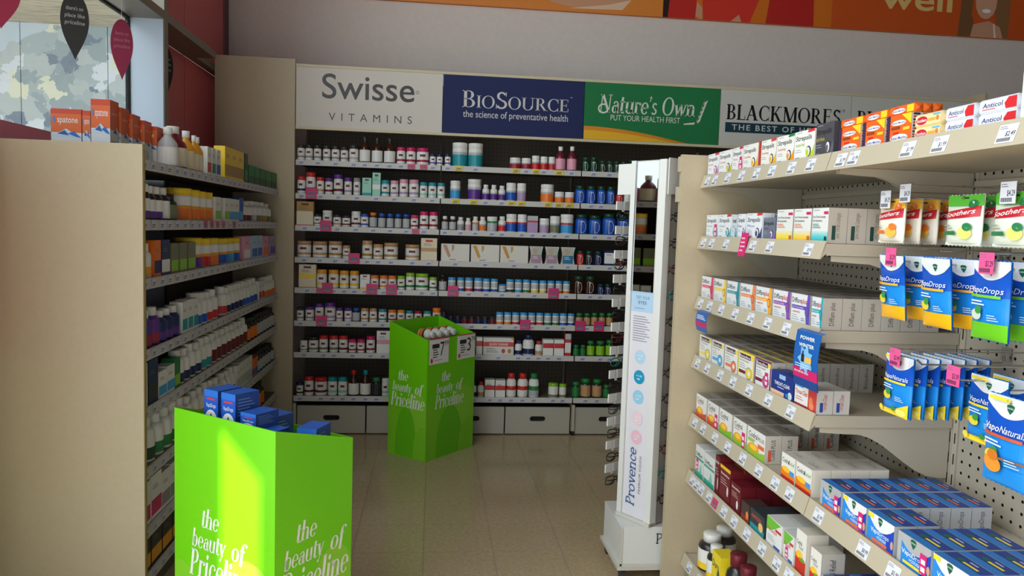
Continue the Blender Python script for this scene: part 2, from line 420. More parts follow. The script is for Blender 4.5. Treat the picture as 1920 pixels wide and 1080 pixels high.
for y0, y1 in ((-1.31, 0.1), (0.15, 2.05), (2.10, Y_POST - 0.013)):
    bar('pane', X_LEFT - 0.003, X_LEFT + 0.003, y0, y1, 0.9 if y0 > 2 else .08, Z_TR - 0.01, m=GLASS)  # near panes, out of view, lowered to the floor to suit the added light
    bar('pane', X_LEFT - 0.003, X_LEFT + 0.003, y0, y1, Z_TR + 0.041, Z_CEIL, m=GLASS)
zp = atX(40, 234, X_LEFT)[2]
bar('pink_strip', X_LEFT + 0.0035, X_LEFT + 0.005, 2.10, Y_POST - 0.014, 0.9, zp, m=mat((214, 120, 150), 0.4, name='pink_vinyl'))
YJ = Yat(346, X_LEFT, 2.1); YE = Yat(418, X_LEFT, 2.6)
prev = Y_POST + 0.051
for y in (YJ - 0.004, YE):
    for z0, z1 in ((0.9, Z_TR - 0.001), (Z_TR + 0.041, Z_CEIL)): bar('red_panel', X_LEFT - 0.01, X_LEFT, prev, y, z0, z1, m=RED)
    prev = y + 0.008
bar('joint_strip', X_LEFT - 0.012, X_LEFT - 0.004, YJ - 0.004, YJ + 0.004, 0.9, Z_CEIL, m=mat((120, 78, 74), 0.5))
bar('corner_post', X_LEFT - 0.03, X_LEFT + 0.008, YE + 0.04, Y_BACK - 0.001, 0.9, Z_CEIL, m=mat((116, 62, 66), 0.5, name='corner_strip'))
bar('corner_gap', X_LEFT - 0.03, X_LEFT - 0.012, YE, YE + 0.04, 0.9, Z_CEIL, m=DARK)

# outside: patterned screen wall, timber soffit, pavement
def leaf_mat():
    m = bpy.data.materials.new('leaf_print'); m.use_nodes = True
    nt = m.node_tree; b = nt.nodes['Principled BSDF']; N = nt.nodes.new; L = nt.links.new
    tc = N('ShaderNodeTexCoord'); nz = N('ShaderNodeTexNoise'); nz.inputs['Scale'].default_value = 11.0; nz.inputs['Detail'].default_value = 3
    ad = N('ShaderNodeVectorMath'); ad.operation = 'MULTIPLY_ADD'; ad.inputs[1].default_value = (0.22, 0.22, 0.22)
    vo = N('ShaderNodeTexVoronoi'); vo.inputs['Scale'].default_value = 5.6; vo.inputs['Randomness'].default_value = 0.95
    L(tc.outputs['Object'], nz.inputs['Vector']); L(nz.outputs['Color'], ad.inputs[0]); L(tc.outputs['Object'], ad.inputs[2]); L(ad.outputs[0], vo.inputs['Vector'])
    sp = N('ShaderNodeSeparateColor'); L(vo.outputs['Color'], sp.inputs[0])
    rp = N('ShaderNodeValToRGB'); rp.color_ramp.interpolation = 'CONSTANT'
    cols = [(0, (.68, .73, .76)), (.24, (.80, .83, .84)), (.48, (.74, .79, .81)), (.64, (.92, .94, .98)), (.78, (.95, .95, .87)), (.89, (.55, .60, .67))]
    e = rp.color_ramp.elements
    while len(e) < len(cols): e.new(0.5)
    for k, (p, c) in zip(e, cols): k.position = p; k.color = (*lin(c), 1)
    L(sp.outputs[0], rp.inputs['Fac'])
    # plain pale field above a ragged edge
    sx = N('ShaderNodeSeparateXYZ'); L(ad.outputs[0], sx.inputs[0])
    gt = N('ShaderNodeMath'); gt.operation = 'GREATER_THAN'; gt.inputs[1].default_value = 0.16
    sl = N('ShaderNodeMath'); sl.operation = 'MULTIPLY_ADD'; sl.inputs[1].default_value = -0.55
    L(sx.outputs['X'], sl.inputs[0]); L(sx.outputs['Z'], sl.inputs[2]); L(sl.outputs[0], gt.inputs[0])
    mx = N('ShaderNodeMixRGB'); mx.inputs['Color2'].default_value = (*lin((.83, .88, .93)), 1)
    L(gt.outputs[0], mx.inputs['Fac']); L(rp.outputs[0], mx.inputs['Color1']); L(mx.outputs[0], b.inputs['Base Color'])
    b.inputs['Roughness'].default_value = 0.6
    return m
Y_OUT = 8.6
z_out = atY(120, 46, Y_OUT)[2]
zc = atY(60, 85, Y_OUT)
mb = MB(); P0 = (zc[0], Y_OUT, zc[2])
sw = empty('screen_wall', (zc[0], Y_OUT, zc[2]), label='pale outdoor screen wall printed with jagged grey and cream leaves', cat='screen wall')
xs = [-12.0, atY(38, 100, Y_OUT)[0], atY(202, 120, Y_OUT)[0], -1.9]
LEAFM = leaf_mat()
for a, b in zip(xs[:-1], xs[1:]):
    mb = MB(); mb.box(a - zc[0] + 0.004, b - zc[0] - 0.004, 0, 0.05, -zc[2] + 0.0, z_out - zc[2] - 0.001, LEAFM); mb.obj('panel', sw)
mb = MB(); mb.box(xs[0] - zc[0], xs[-1] - zc[0], .051, .07, -zc[2], z_out - zc[2] - .002, mat((90, 96, 100), .7, name='screen_backing')); mb.obj('backing', sw)
def wood_mat():
    m = bpy.data.materials.new('soffit_timber'); m.use_nodes = True
    nt = m.node_tree; b = nt.nodes['Principled BSDF']; N = nt.nodes.new; L = nt.links.new
    tc = N('ShaderNodeTexCoord'); mp = N('ShaderNodeMapping'); mp.inputs['Scale'].default_value = (1, 6, 1)
    wv = N('ShaderNodeTexNoise'); wv.inputs['Scale'].default_value = 3; wv.inputs['Detail'].default_value = 5; wv.inputs['Distortion'].default_value = 1.5
    rp = N('ShaderNodeValToRGB'); rp.color_ramp.elements[0].color = (*lin((.62, .55, .45)), 1); rp.color_ramp.elements[1].color = (*lin((.80, .74, .64)), 1)
    rp.color_ramp.elements[0].position = 0.35; rp.color_ramp.elements[1].position = 0.65
    L(tc.outputs['Object'], mp.inputs[0]); L(mp.outputs[0], wv.inputs['Vector']); L(wv.outputs['Fac'], rp.inputs['Fac']); L(rp.outputs[0], b.inputs['Base Color'])
    return m
mb = MB(); mb.box(-12, -1.75, 2.6, Y_OUT + 0.05, z_out, z_out + 0.1, wood_mat())
tag(mb.obj('awning_soffit'), 'timber boarded awning soffit outside above the leaf printed wall', 'awning')
mb = MB(); mb.box(-14, -1.62, Y_FRONT - 4, Y_OUT + 2, -0.12, -0.02, mat((176, 172, 164), 0.8, bump=(8, 0.1), name='pavement')); struct('floor_outside', mb)

# poster band high on the back wall
z_b = atY(1245, 32, Y_BACK - .03)[2]
def PX(px, py): p = atY(px, py, Y_BACK - .03); return (p[0], p[2])
x0b = atY(745, 0, Y_BACK - .03)[0] - 1.2
mb = MB(); mb.box(x0b, X_RIGHT - 0.02, Y_BACK - 0.028, Y_BACK - 0.001, z_b, z_b + 1.0, mat((232, 128, 40), 0.5, name='poster_board'))
poster = mb.obj('wall_poster'); tag(poster, 'long orange wall poster with people in red high above shelf signs', 'poster')
pr = Print()
xm = PX(1243, 20)[0]
pr.rect(x0b, xm, z_b, z_b + 1, (222, 132, 52)).rect(xm, X_RIGHT - .02, z_b, z_b + 1, (214, 112, 30))
pr.rect(PX(1560, 20)[0], X_RIGHT - .02, z_b, z_b + 1, (204, 84, 28))
sk = (206, 150, 116)
hx = PX(1035, 10)[0]
pr.poly([(hx - .02, z_b + .06), (hx + .1, z_b + .035), (hx + .3, z_b + .02), (hx + .5, z_b + .05), (hx + .56, z_b + .1), (hx + .5, z_b + 1), (hx + .04, z_b + 1)], sk)
pr.poly([(hx + .12, z_b + .02), (hx + .5, z_b + .03), (hx + .56, z_b + .1), (hx + .4, z_b + .06)], (226, 190, 160))
pr.rect(xm, xm + .05, z_b, z_b + 1, (44, 24, 20))
rx = PX(1252, 30)[0]
pr.poly([(rx, z_b), (rx + .2, z_b - .0), (rx + .22, z_b + .5), (rx + .04, z_b + .5)], (196, 42, 36))
pr.poly([(rx + .26, z_b), (rx + .60, z_b), (rx + .68, z_b + .2), (rx + .62, z_b + .6), (rx + .27, z_b + .6), (rx + .24, z_b + .2)], (214, 54, 40))
pr.poly([(rx + .72, z_b), (rx + 1.08, z_b), (rx + 1.06, z_b + .5), (rx + .78, z_b + .5)], (188, 40, 34))
pr.poly([(rx + .20, z_b + .02), (rx + .25, z_b), (rx + .25, z_b + .08), (rx + .21, z_b + .12)], sk)
pr.poly([(rx + .46, z_b), (rx + .54, z_b), (rx + .52, z_b + .05)], sk)
wx = PX(1650, 12)
pr.word(sans('well', 0.015, res=6), wx[0], wx[1] - 0.006, .16, (226, 190, 120), width=.56)
bx_ = PX(1795, 65)[0]
pr.poly([(bx_, z_b), (bx_ + .16, z_b), (bx_ + .1, z_b + .16), (bx_ + .12, z_b + .5), (bx_ + .03, z_b + .5)], (122, 84, 50))
pr.poly([(bx_ + .32, z_b), (bx_ + .4, z_b), (bx_ + .4, z_b + .3), (bx_ + .34, z_b + .5), (bx_ + .28, z_b + .2)], (140, 98, 58))
pr.poly([(bx_ + .1, z_b), (bx_ + .36, z_b), (bx_ + .33, z_b + .08), (bx_ + .24, z_b + .12), (bx_ + .12, z_b + .09)], (206, 150, 118))
pr.ell(bx_ + .21, z_b + .26, .085, .13, (214, 160, 128))
pr.ell(bx_ + .215, z_b + .19, .035, .014, (240, 236, 232))
pr.poly([(bx_ + .29, z_b), (bx_ + .305, z_b), (bx_ + .285, z_b + .1), (bx_ + .275, z_b + .1)], (236, 226, 218))
pr.into(mb2 := MB(), flat(Y_BACK - 0.028)); mb2.obj('print', poster)

# ------------------------------------------------------------------ pegboard with real holes
def pegboard(w, h, pitch, r, m, n=6, thick=0.004):
    """panel in local x (0..w), z (0..h), front at y = 0 facing -Y, each hole cut through"""
    mb = MB(); nx = int(w / pitch); nz = int(h / pitch); ox = (w - nx * pitch) / 2; oz = (h - nz * pitch) / 2
    vs_ = []; fs = []
    for i in range(nx):
        for j in range(nz):
            cx = ox + (i + .5) * pitch; cz = oz + (j + .5) * pitch; b = len(vs_)
            hp = pitch / 2
            sq = [(cx - hp, cz - hp), (cx + hp, cz - hp), (cx + hp, cz + hp), (cx - hp, cz + hp)]
            vs_ += [(x, 0, z) for x, z in sq]
            for k in range(8):
                a = math.pi * 2 * (k + .5) / 8 - math.pi * .75; vs_.append((cx + r * math.cos(a), 0, cz + r * math.sin(a)))
            for s_ in range(4):
                i0, i1 = b + 4 + 2 * s_, b + 4 + (2 * s_ + 1) % 8
                im = b + 4 + (2 * s_ - 1) % 8
                fs.append((b + s_, b + (s_ + 1) % 4, i1, i0)); fs.append((b + s_, i0, im))
    mb.mesh_(vs_, fs, m)
    for x0, x1, z0, z1 in ((0, ox, 0, h), (w - ox, w, 0, h), (ox, w - ox, 0, oz), (ox, w - ox, h - oz, h)):
        mb.poly([(x0, 0, z0), (x1, 0, z0), (x1, 0, z1), (x0, 0, z1)], m)
    mb.box(0, w, thick, thick + 0.012, 0, h, DARK)  # black sheet standing in for the shade inside the holes
    return mb.data('peg_panel')

# ------------------------------------------------------------------ price tickets
PRICES = ['$7.99', '$8.49', '$5.99', '$1.99', '$9.95', '$12.99', '$6.49', '$10.99']
def ticket_mesh(w, h, bgc, price, fine=True, tx=(40, 40, 60)):
    pr = Print().rect(-w / 2, w / 2, 0, h, bgc)
    if fine:
        pr.word(sans(price, 0.012), w * .44, h * .36, h * .26, tx, align='r', width=w * .5)
        pr.lines(-w * .44, h * .86, w * .5, 2, h * .1, h * .035, (120, 120, 150))
        for i in range(9): pr.items.append(([[(-w * .42 + i * w * .08, h * .08), (-w * .42 + i * w * .08 + w * .05, h * .08), (-w * .42 + i * w * .08 + w * .05, h * .27), (-w * .42 + i * w * .08, h * .27)]], tx, pr.k, .5))
    else:
        pr.rect(-w * .3, w * .35, h * .42, h * .62, (100, 104, 130)); pr.rect(-w * .42, w * .3, h * .15, h * .32, (120, 124, 140))
    mb = MB(); pr.into(mb, flat()); mb.box(-w / 2, w / 2, 0, 0.0004, 0, h, mat(bgc, .45)); return mb.data('price_ticket')
TICK = {}
def ticket(kind, price='$7.99'):
    k = (kind, price)
    if k not in TICK:
        TICK[k] = {'near': lambda: ticket_mesh(.044, .034, (226, 228, 236), price), 'far': lambda: ticket_mesh(.040, .026, (206, 208, 222), price, False),
                   'yellow': lambda: ticket_mesh(.046, .030, (232, 206, 40), price, False, (60, 60, 30)),
                   'pink': lambda: ticket_mesh(.068, .066, (214, 40, 110), price, False),
                   'pinklip': lambda: ticket_mesh(.046, .030, (214, 60, 110), price, False)}[kind]()
    return TICK[k]

# ------------------------------------------------------------------ products
KINDS = {}
def kind(key, build):
    if key not in KINDS: KINDS[key] = build()
    return KINDS[key]
PROF = {
 'jar': ([(.0, 0), (.9, 0), (1, .03), (1, .735), (.93, .785), (.88, .79)], [(.88, .785), (.96, .79), (.97, .80), (.97, .975), (.92, 1), (0, 1)], (.06, .70)),
 'bottle': ([(0, 0), (.92, 0), (1, .03), (1, .64), (.93, .71), (.64, .775), (.58, .78)], [(.58, .775), (.67, .78), (.67, .98), (.62, 1), (0, 1)], (.07, .60)),
 'round': ([(0, 0), (.9, 0), (1, .04), (1, .66), (.94, .74), (.78, .795), (.74, .80)], [(.74, .79), (.83, .80), (.83, .95), (.74, 1), (0, 1)], (.08, .68)),
 'syrup': ([(0, 0), (.93, 0), (1, .02), (1, .52), (.92, .61), (.6, .72), (.38, .78), (.36, .84)], [(.36, .83), (.44, .84), (.44, .985), (.40, 1), (0, 1)], (.06, .50)),
 'tub': ([(0, 0), (.9, 0), (.97, .03), (.98, .78), (.94, .79)], [(.94, .78), (1.0, .79), (1.0, .97), (.96, 1), (0, 1)], (.05, .74)),
 'cup': ([(0, 0), (.93, 0), (1, .02), (1, .55), (.92, .64), (.55, .74), (.46, .76)], [(.46, .75), (.66, .76), (.70, .985), (.66, 1), (0, 1)], (.05, .52)),
}
def round_kind(style, cap, body, bands, logo=None, oval=False, desc=None, capname=None):
    key = ('r', style, cap, body, tuple(bands), logo, oval)
    def build():
        r = .03; h = .1
        pb, pc, (l0, l1) = PROF[style]
        mb = MB(); mb.lathe([(a * r, z * h) for a, z in pb], mat(body, .18 if body in ('brown', 'dark_green', 'charcoal', 'green', 'red') else .35)); base = mb.data('body')
        mc = MB(); mc.lathe([(a * r, z * h) for a, z in pc], mat(cap, .4))
        for i in range(18):     # knurled grip on the cap
            a = 2 * math.pi * i / 18; rr = pc[2][0] * r; z0, z1 = pc[2][1] * h + .002, pc[-3][1] * h - .001
            s, c = math.sin(a), math.cos(a)
            mc.poly([(rr * s - .0012 * c, rr * c + .0012 * s, z0), (rr * s * 1.03, rr * c * 1.03, z0), (rr * s * 1.03, rr * c * 1.03, z1), (rr * s - .0012 * c, rr * c + .0012 * s, z1)], mat(cap, .4))
        cm = mc.data('cap')
        pr = Print(); tot = sum(b[0] for b in bands); z = l0 * h; H = (l1 - l0) * h
        for fr, colr in bands:
            z1 = z + H * fr / tot
            if oval: pass
            else: pr.items.append(([[(-math.pi * r + 2 * math.pi * r * i / 18, z), (-math.pi * r + 2 * math.pi * r * (i + 1) / 18, z), (-math.pi * r + 2 * math.pi * r * (i + 1) / 18, z1), (-math.pi * r + 2 * math.pi * r * i / 18, z1)] for i in range(18)], colr, 1, .4))
            z = z1
        pr.k = 2
        if oval:
            pts = lambda a0, a1: [(.022 * math.cos(math.radians(a0 + (a1 - a0) * i / 8)) - .004, l0 * h + H / 2 + H * .5 * math.sin(math.radians(a0 + (a1 - a0) * i / 8))) for i in range(9)]
            for k in range(8):
                a, b = pts(-90, 90)[k], pts(-90, 90)[k + 1]
                pr.items.append(([[(-.022, a[1]), (a[0], a[1]), (b[0], b[1]), (-.022, b[1])], [(-.008, a[1]), (a[0], a[1]), (b[0], b[1]), (-.008, b[1])]], bands[0][1], 1 if k else 1, .4))
            pr.lines(-.014, l0 * h + H * .62, .022, 3, H * .16, H * .06, (120, 126, 140))
        if logo:
            zz = l0 * h + H * .74
            pr.rect(-.014, .014, zz - H * .10, zz + H * .10, logo, nx=4)
            pr.lines(-.013, zz - H * .26, .026, 2, H * .12, H * .045, (120, 116, 120))
        mp = MB(); pr.into(mp, cyl(r * 1.002), eps=.0001)
        cat = {'jar': 'jar', 'tub': 'tub', 'round': 'jar'}.get(style, 'bottle')
        nm = {'jar': 'supplement_jar', 'tub': 'supplement_tub', 'round': 'vitamin_jar', 'bottle': 'pill_bottle', 'syrup': 'syrup_bottle', 'cup': 'cough_syrup_bottle'}[style]
        nmain = max(bands, key=lambda b: b[0] if b[1] != 'white' else b[0] * .2)[1]
        d = desc or '%s %s with %s cap and %s label' % (body.replace('_', ' '), {'jar': 'jar', 'tub': 'tub', 'round': 'rounded jar', 'bottle': 'pill bottle', 'syrup': 'long-necked bottle', 'cup': 'syrup bottle'}[style], cap.replace('_', ' '), (nmain if isinstance(nmain, str) else 'printed').replace('_', ' '))
        return dict(name=nm, base=base, parts=[('cap', cm), ('label', mp.data('label'))], w=2 * r, h=h, d=2 * r, cat=cat, desc=d)
    return kind(key, build)
def carton_mesh(w, h, d, m):
    mb = MB(); mb.box(-w / 2, w / 2, 0, d, 0, h - .0006, m)
    mb.box(-w / 2 + .001, w / 2 - .001, .0008, d - .0006, h - .0006, h, m)      # tucked lid flap
    mb.box(-w / 2 - .0003, -w / 2 + .0002, d * .12, d * .88, .002, h - .004, m); mb.box(w / 2 - .0002, w / 2 + .0003, d * .12, d * .88, .002, h - .004, m)
    return mb.data('carton')
def box_kind(key, w, h, d, body, design, desc, side=None, top=None, name='carton', cat='carton'):
    """design(Print, w, h) draws the front; side/top draw the +X side and the lid"""
    def build():
        mp = MB(); pr = Print(); design(pr, w, h); pr.into(mp, flat(0, 0, 0))
        if side:
            p2 = Print(); side(p2, d, h); p2.into(mp, flat_px(w / 2 + .0003))
            p2 = Print(); side(p2, d, h); p2.into(mp, lambda u, v, o: (-w / 2 - .0003 - o, d - u, v))
        if top: p3 = Print(); top(p3, w, d); p3.into(mp, flat_top(h, 0, 0))
        return dict(name=name, base=carton_mesh(w, h, d, mat(body, .4)), parts=[('print', mp.data('print'))], w=w, h=h, d=d, cat=cat, desc=desc)
    return kind(('b', key, round(w, 3), round(h, 3), round(d, 3)), build)
def put(k, loc, rz, label, sc=(1, 1, 1), group=None, rot=None):
    o = link(k['name'], k['base']); o.location = loc; o.rotation_euler = rot or (0, 0, rz); o.scale = sc
    tag(o, label, k['cat'], group)
    for n, me in k['parts']: link(n, me, o)
    return o
def simple_front(bgc, bands, logo=None):
    def fn(p, w, h):
        p.rect(-w / 2, w / 2, 0, h, bgc)
        for z0, z1, c in bands: p.rect(-w / 2, w / 2, h * z0, h * z1, c)
        if logo: p.rect(-w * .22, w * .22, h * .84, h * .93, logo)
        p.lines(-w * .34, h * .74, w * .6, 2, h * .06, h * .02, (110, 110, 118))
    return fn

# ------------------------------------------------------------------ back shelving: five bays, header signs, drawers
YF = 4.84                       # front plane of the back shelves
BAYX = [-0.858 + 0.9 * i for i in range(6)]
ROWZ = [1.705, 1.4986, 1.300, 1.101, 0.910, 0.701, 0.5005, 0.221]
LIPH = 0.034
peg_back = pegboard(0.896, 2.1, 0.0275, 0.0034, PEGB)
def stadium(cx, cz, w, h, n=8):
    r = h / 2; pts = []
    for k in range(n + 1): a = -math.pi / 2 + math.pi * k / n; pts.append((cx + w / 2 - r + r * math.cos(a), cz + r * math.sin(a)))
    for k in range(n + 1): a = math.pi / 2 + math.pi * k / n; pts.append((cx - w / 2 + r + r * math.cos(a), cz + r * math.sin(a)))
    return pts
DRAW = mat((182, 176, 160), 0.5, name='drawer_board')
def drawer_mesh(w, h):
    mb = MB(); S = stadium(0, h * .56, .105, .034); n = len(S); O = []
    for x, z in S:
        dx, dz = x, z - h * .56
        k = min((w / 2) / abs(dx) if abs(dx) > 1e-6 else 9e9, ((h * .44) if dz > 0 else (h * .56)) / abs(dz) if abs(dz) > 1e-6 else 9e9)
        O.append((dx * k, h * .56 + dz * k))
    O2 = O
    for i in range(n):
        j = (i + 1) % n
        q = [(O2[i][0], 0, O2[i][1]), (O2[j][0], 0, O2[j][1])]
        if abs(abs(O2[i][0]) - w / 2) < 1e-5 and abs(abs(O2[j][0]) - w / 2) > 1e-5 or abs(abs(O2[i][0]) - w / 2) > 1e-5 and abs(abs(O2[j][0]) - w / 2) < 1e-5:
            cxn = math.copysign(w / 2, O2[i][0] if abs(O2[i][0]) > abs(O2[j][0]) else O2[j][0]); czn = 0 if S[i][1] < h * .56 else h
            q = [q[0], (cxn, 0, czn), q[1]]
        mb.poly(q + [(S[j][0], 0, S[j][1]), (S[i][0], 0, S[i][1])], DRAW)
        mb.poly([(S[i][0], 0, S[i][1]), (S[j][0], 0, S[j][1]), (S[j][0], .016, S[j][1]), (S[i][0], .016, S[i][1])], DRAW)
    mb.box(-w / 2, w / 2, .016, .34, 0, h, DARK)  # drawer body coloured black so the handle hole looks deep in shade
    for s in (-1, 1): mb.box(min(s * w / 2, s * (w / 2 - .004)), max(s * w / 2, s * (w / 2 - .004)), 0.0005, .016, 0, h, DRAW)
    mb.box(-w / 2, w / 2, 0.0005, .016, h - .004, h, DRAW)
    return mb.data('drawer')
drawer_me = drawer_mesh(.428, .178)
mb = MB(); mb.prism([(0, 0), (-.004, 0), (0.0, LIPH), (.006, LIPH)], 'X', 0.004, .896, LIPW)
mb.box(0.004, .896, .003, .40, LIPH - .022, LIPH - .004, mat((118, 108, 92), .55, name='back_shelf_deck')); shelf_back = mb.data('shelf')
SIGNS = ['white sign with thin dark lettering', 'navy sign', 'green sign', 'white sign with serif lettering', 'half hidden white end sign']
ORD = ['top', 'second', 'third', 'fourth', 'fifth', 'sixth', 'seventh', 'bottom']
back_shelf = {}
for b in range(5):
    u = empty('shelving_unit', (BAYX[b], YF, 0), label='beige pegboard wall shelving bay with pull-out drawers below the %s' % SIGNS[b], cat='shelving')
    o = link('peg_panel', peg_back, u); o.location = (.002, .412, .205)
    for i, z in enumerate(ROWZ):
        o = link('shelf', shelf_back, u); o.location = (0, 0, z); back_shelf[b, i] = o
    mb = MB(); mb.box(.0005, .0030, .37, .43, 0, 1.93, BEIGE2); mb.box(.0005, .0030, .042, .37, 0.02, .205, BEIGE2); mb.obj('upright', u)
    if b < 4:
        for k in range(2):
            o = link('drawer', drawer_me, u); o.location = (.238 + .437 * k, .022, .008)
    mb = MB(); mb.box(.0005, .019, .004, .03, .03, .205, BEIGE2); mb.box(.0005, .020, .006, .032, 0, .03, mat('black', .6)); o = mb.obj('foot_post', u)

# corner filler panel between window unit and back shelves
mb = MB(); mb.box(atY(403, 110, YF - .01)[0], BAYX[0] - .002, YF - .012, YF + .008, 0, 2.345, BEIGE)
tag(mb.obj('filler_panel'), 'tall plain beige filler panel between the window shelves and back shelves', 'panel')

# header signs
ST, SB = 2.3035, 1.942
RAIL = mat((205, 192, 160), .5, name='sign_rail')
def sign(b, bgm, label, draw):
    o = empty('header_sign', (BAYX[b], YF, SB), label=label, cat='sign')
    mb = MB(); mb.box(.002, .898, 0, .02, 0, ST - SB, mat(bgm, .75)); mb.obj('board', o)
    mb = MB(); mb.box(.0, .9, -.004, .024, ST - SB, ST - SB + .016, RAIL); mb.box(.0, .9, -.004, .024, -.016, 0, RAIL); mb.obj('rail', o)
    pr = Print(); draw(pr, .9, ST - SB); m2 = MB(); pr.into(m2, flat(0)); m2.obj('lettering', o)
def d1(p, w, h):
    p.word(sans('Swisse', .006, res=8), .158, .180, .150, (52, 48, 48), width=.565)
    p.ring(.742, .240, .010, .010, .003, (70, 66, 66))
    p.word(sans('VITAMINS', 0.0, spacing=1.9, res=6), .20, .045, .047, (64, 60, 60), width=.51)
sign(0, (214, 206, 196), 'white header sign with large thin dark lettering and vitamins line', d1)
def d2(p, w, h):
    p.word(serif('BioSource', .12, .03, small=.74), .118, .165, .105, (206, 202, 200), width=.685)
    p.rect(.81, .822, .255, .259, (206, 202, 200))
    p.word(sans('the science of preventative health', .004, res=4), .128, .105, .042, (206, 202, 200), width=.67)
sign(1, (22, 34, 84), 'navy blue header sign with pale serif capitals', d2)
def d3(p, w, h):
    n = 12
    arc = lambda z0, dz, x1: [(.004, 0.002)] + [(x1, 0.002)] + [(.004 + (x1 - .004) * (1 - i / n), z0 + dz * math.cos(math.pi / 2 * (1 - i / n))) for i in range(n + 1)][::1]
    p.poly(arc(.0, .085, .70), (222, 140, 36)); p.poly(arc(.0, .06, .64), (236, 178, 40))
    wh = (216, 220, 208)
    p.word(serif("Nature's Own", .13, .04, slant=.15), .095, .175, .115, wh, width=.635)
    p.ring(.125, .20, .035, .032, .010, wh)
    p.word(sans('PUT YOUR HEALTH FIRST', 0.0, res=4), .175, .128, .036, wh, width=.46)
    for k in range(5):
        t = k / 4; cx = .752 + .040 * t; cz = .145 + .115 * t
        for s in (-1, 1):
            bx0, bz0 = cx, cz - .012; tx, tz = cx + s * .012 + .012, cz + .026
            p.items.append(([[(bx0, bz0), (bx0 + s * .010 + .004, bz0 + .012), (tx, tz), (bx0 + s * .002, bz0 + .022)]], wh, p.k + 1, .5))
    p.add([[(.66, .12), (.73, .125), (.735, .14), (.66, .128)]], wh)
sign(2, (20, 116, 62), 'green header sign with white lettering, wheat ear and orange curve', d3)
def d4(p, w, h):
    p.word(serif('BLACKMORES', .14, .042), .042, .170, .098, (26, 26, 30), width=.79)
    p.ring(.848, .262, .009, .009, .003, (40, 40, 44))
    p.rect(.040, .84, .088, .152, (24, 62, 74)); p.word(sans('THE BEST OF HEALTH', .012, spacing=1.25), .085, .104, .036, (206, 210, 206), width=.72)
sign(3, (205, 202, 194), 'white header sign with black serif capitals over a dark teal bar', d4)
def d5(p, w, h): p.word(serif('BLACKMORES', .14, .042), .042, .170, .098, (26, 26, 30), width=.79); p.rect(.040, .84, .088, .152, (24, 62, 74))
sign(4, (205, 202, 194), 'white end header sign half hidden behind orange lozenge boxes', d5)
mb = MB(); mb.box(BAYX[5], BAYX[5] + .02, YF - .06, YF + .43, 0, 2.36, BEIGE); tag(mb.obj('end_panel'), 'beige end panel closing the back shelves past the signs', 'panel')

# ---- products on the back shelves
def bands(s):
    out = []
    for t in s.split(','):
        n, k = t.split(':'); out.append((float(k), n))
    return out
def sw(cap, band='grey', body='white', st='jar'): return round_kind(st, cap, body, bands('white:1,%s:1,white:3.2' % band), 'maroon', desc='%s %s with %s cap and %s band' % (body, {'jar': 'jar'}.get(st, st), cap, band.replace('_', ' ')))
def bs(lab, st='jar'): return round_kind(st, 'white', 'white', bands('%s:5,silver:1.2,white:1.4' % lab))
def no(body, cap='dark_green', st='round'): return round_kind(st, cap, body, [(1, 'white')], oval=True, desc='rounded %s jar with oval white label' % body.replace('_', ' '))
def bl(lab): return round_kind('jar', 'sky_blue', 'white', bands('%s:1.5,white:1,silver:3' % lab), desc='white jar with sky blue cap and %s band' % lab.replace('_', ' '))
def dk(cap, lab='white', st='bottle', body='brown'): return round_kind(st, cap, body, bands('%s:4' % lab))
def cb(key, w, h, bg, bds, logo, desc, d=.06): return box_kind(key, w, h, d, bg, simple_front(bg, bds, logo), desc)
def gj(lab='lime', cap='green'): return round_kind('round', cap, 'dark_green', bands('%s:3' % lab))
BR = {}
BR[0] = [(558,572,28,sw('charcoal')),(573,587,28,sw('charcoal')),(589,603,28,sw('charcoal')),(606,620,28,sw('charcoal')),(622,637,28,sw('charcoal')),(639,653,27,sw('charcoal')),
 (655,672,31,sw('charcoal','silver')),(674,694,47,dk('charcoal','white','syrup')),(697,717,46,dk('charcoal','white','syrup')),(720,741,46,dk('charcoal','white','syrup')),
 (744,760,31,sw('magenta','crimson')),(762,779,31,sw('magenta','crimson')),(781,804,31,sw('magenta','crimson',st='tub')),(806,817,21,sw('navy','violet')),(819,830,21,sw('navy','violet')),(834,845,22,sw('navy','violet')),
 (848,876,44,bs('teal','tub')),(878,905,44,bs('teal','tub')),(956,976,21,bs('crimson')),(978,995,21,bs('crimson')),(997,1011,26,bs('red')),(1013,1026,25,bs('red')),(1028,1040,25,bs('red')),
 (1041,1060,45,round_kind('syrup','white','maroon',bands('pink:4'))),(1063,1081,46,round_kind('syrup','white','maroon',bands('pink:4'))),
 (1091,1104,27,no('dark_green')),(1106,1120,28,no('dark_green')),(1123,1135,22,no('dark_green')),(1137,1148,22,no('dark_green')),(1150,1161,22,no('dark_green')),(1163,1174,22,no('dark_green')),(1178,1196,26,no('dark_green')),(1200,1218,26,no('dark_green'))]
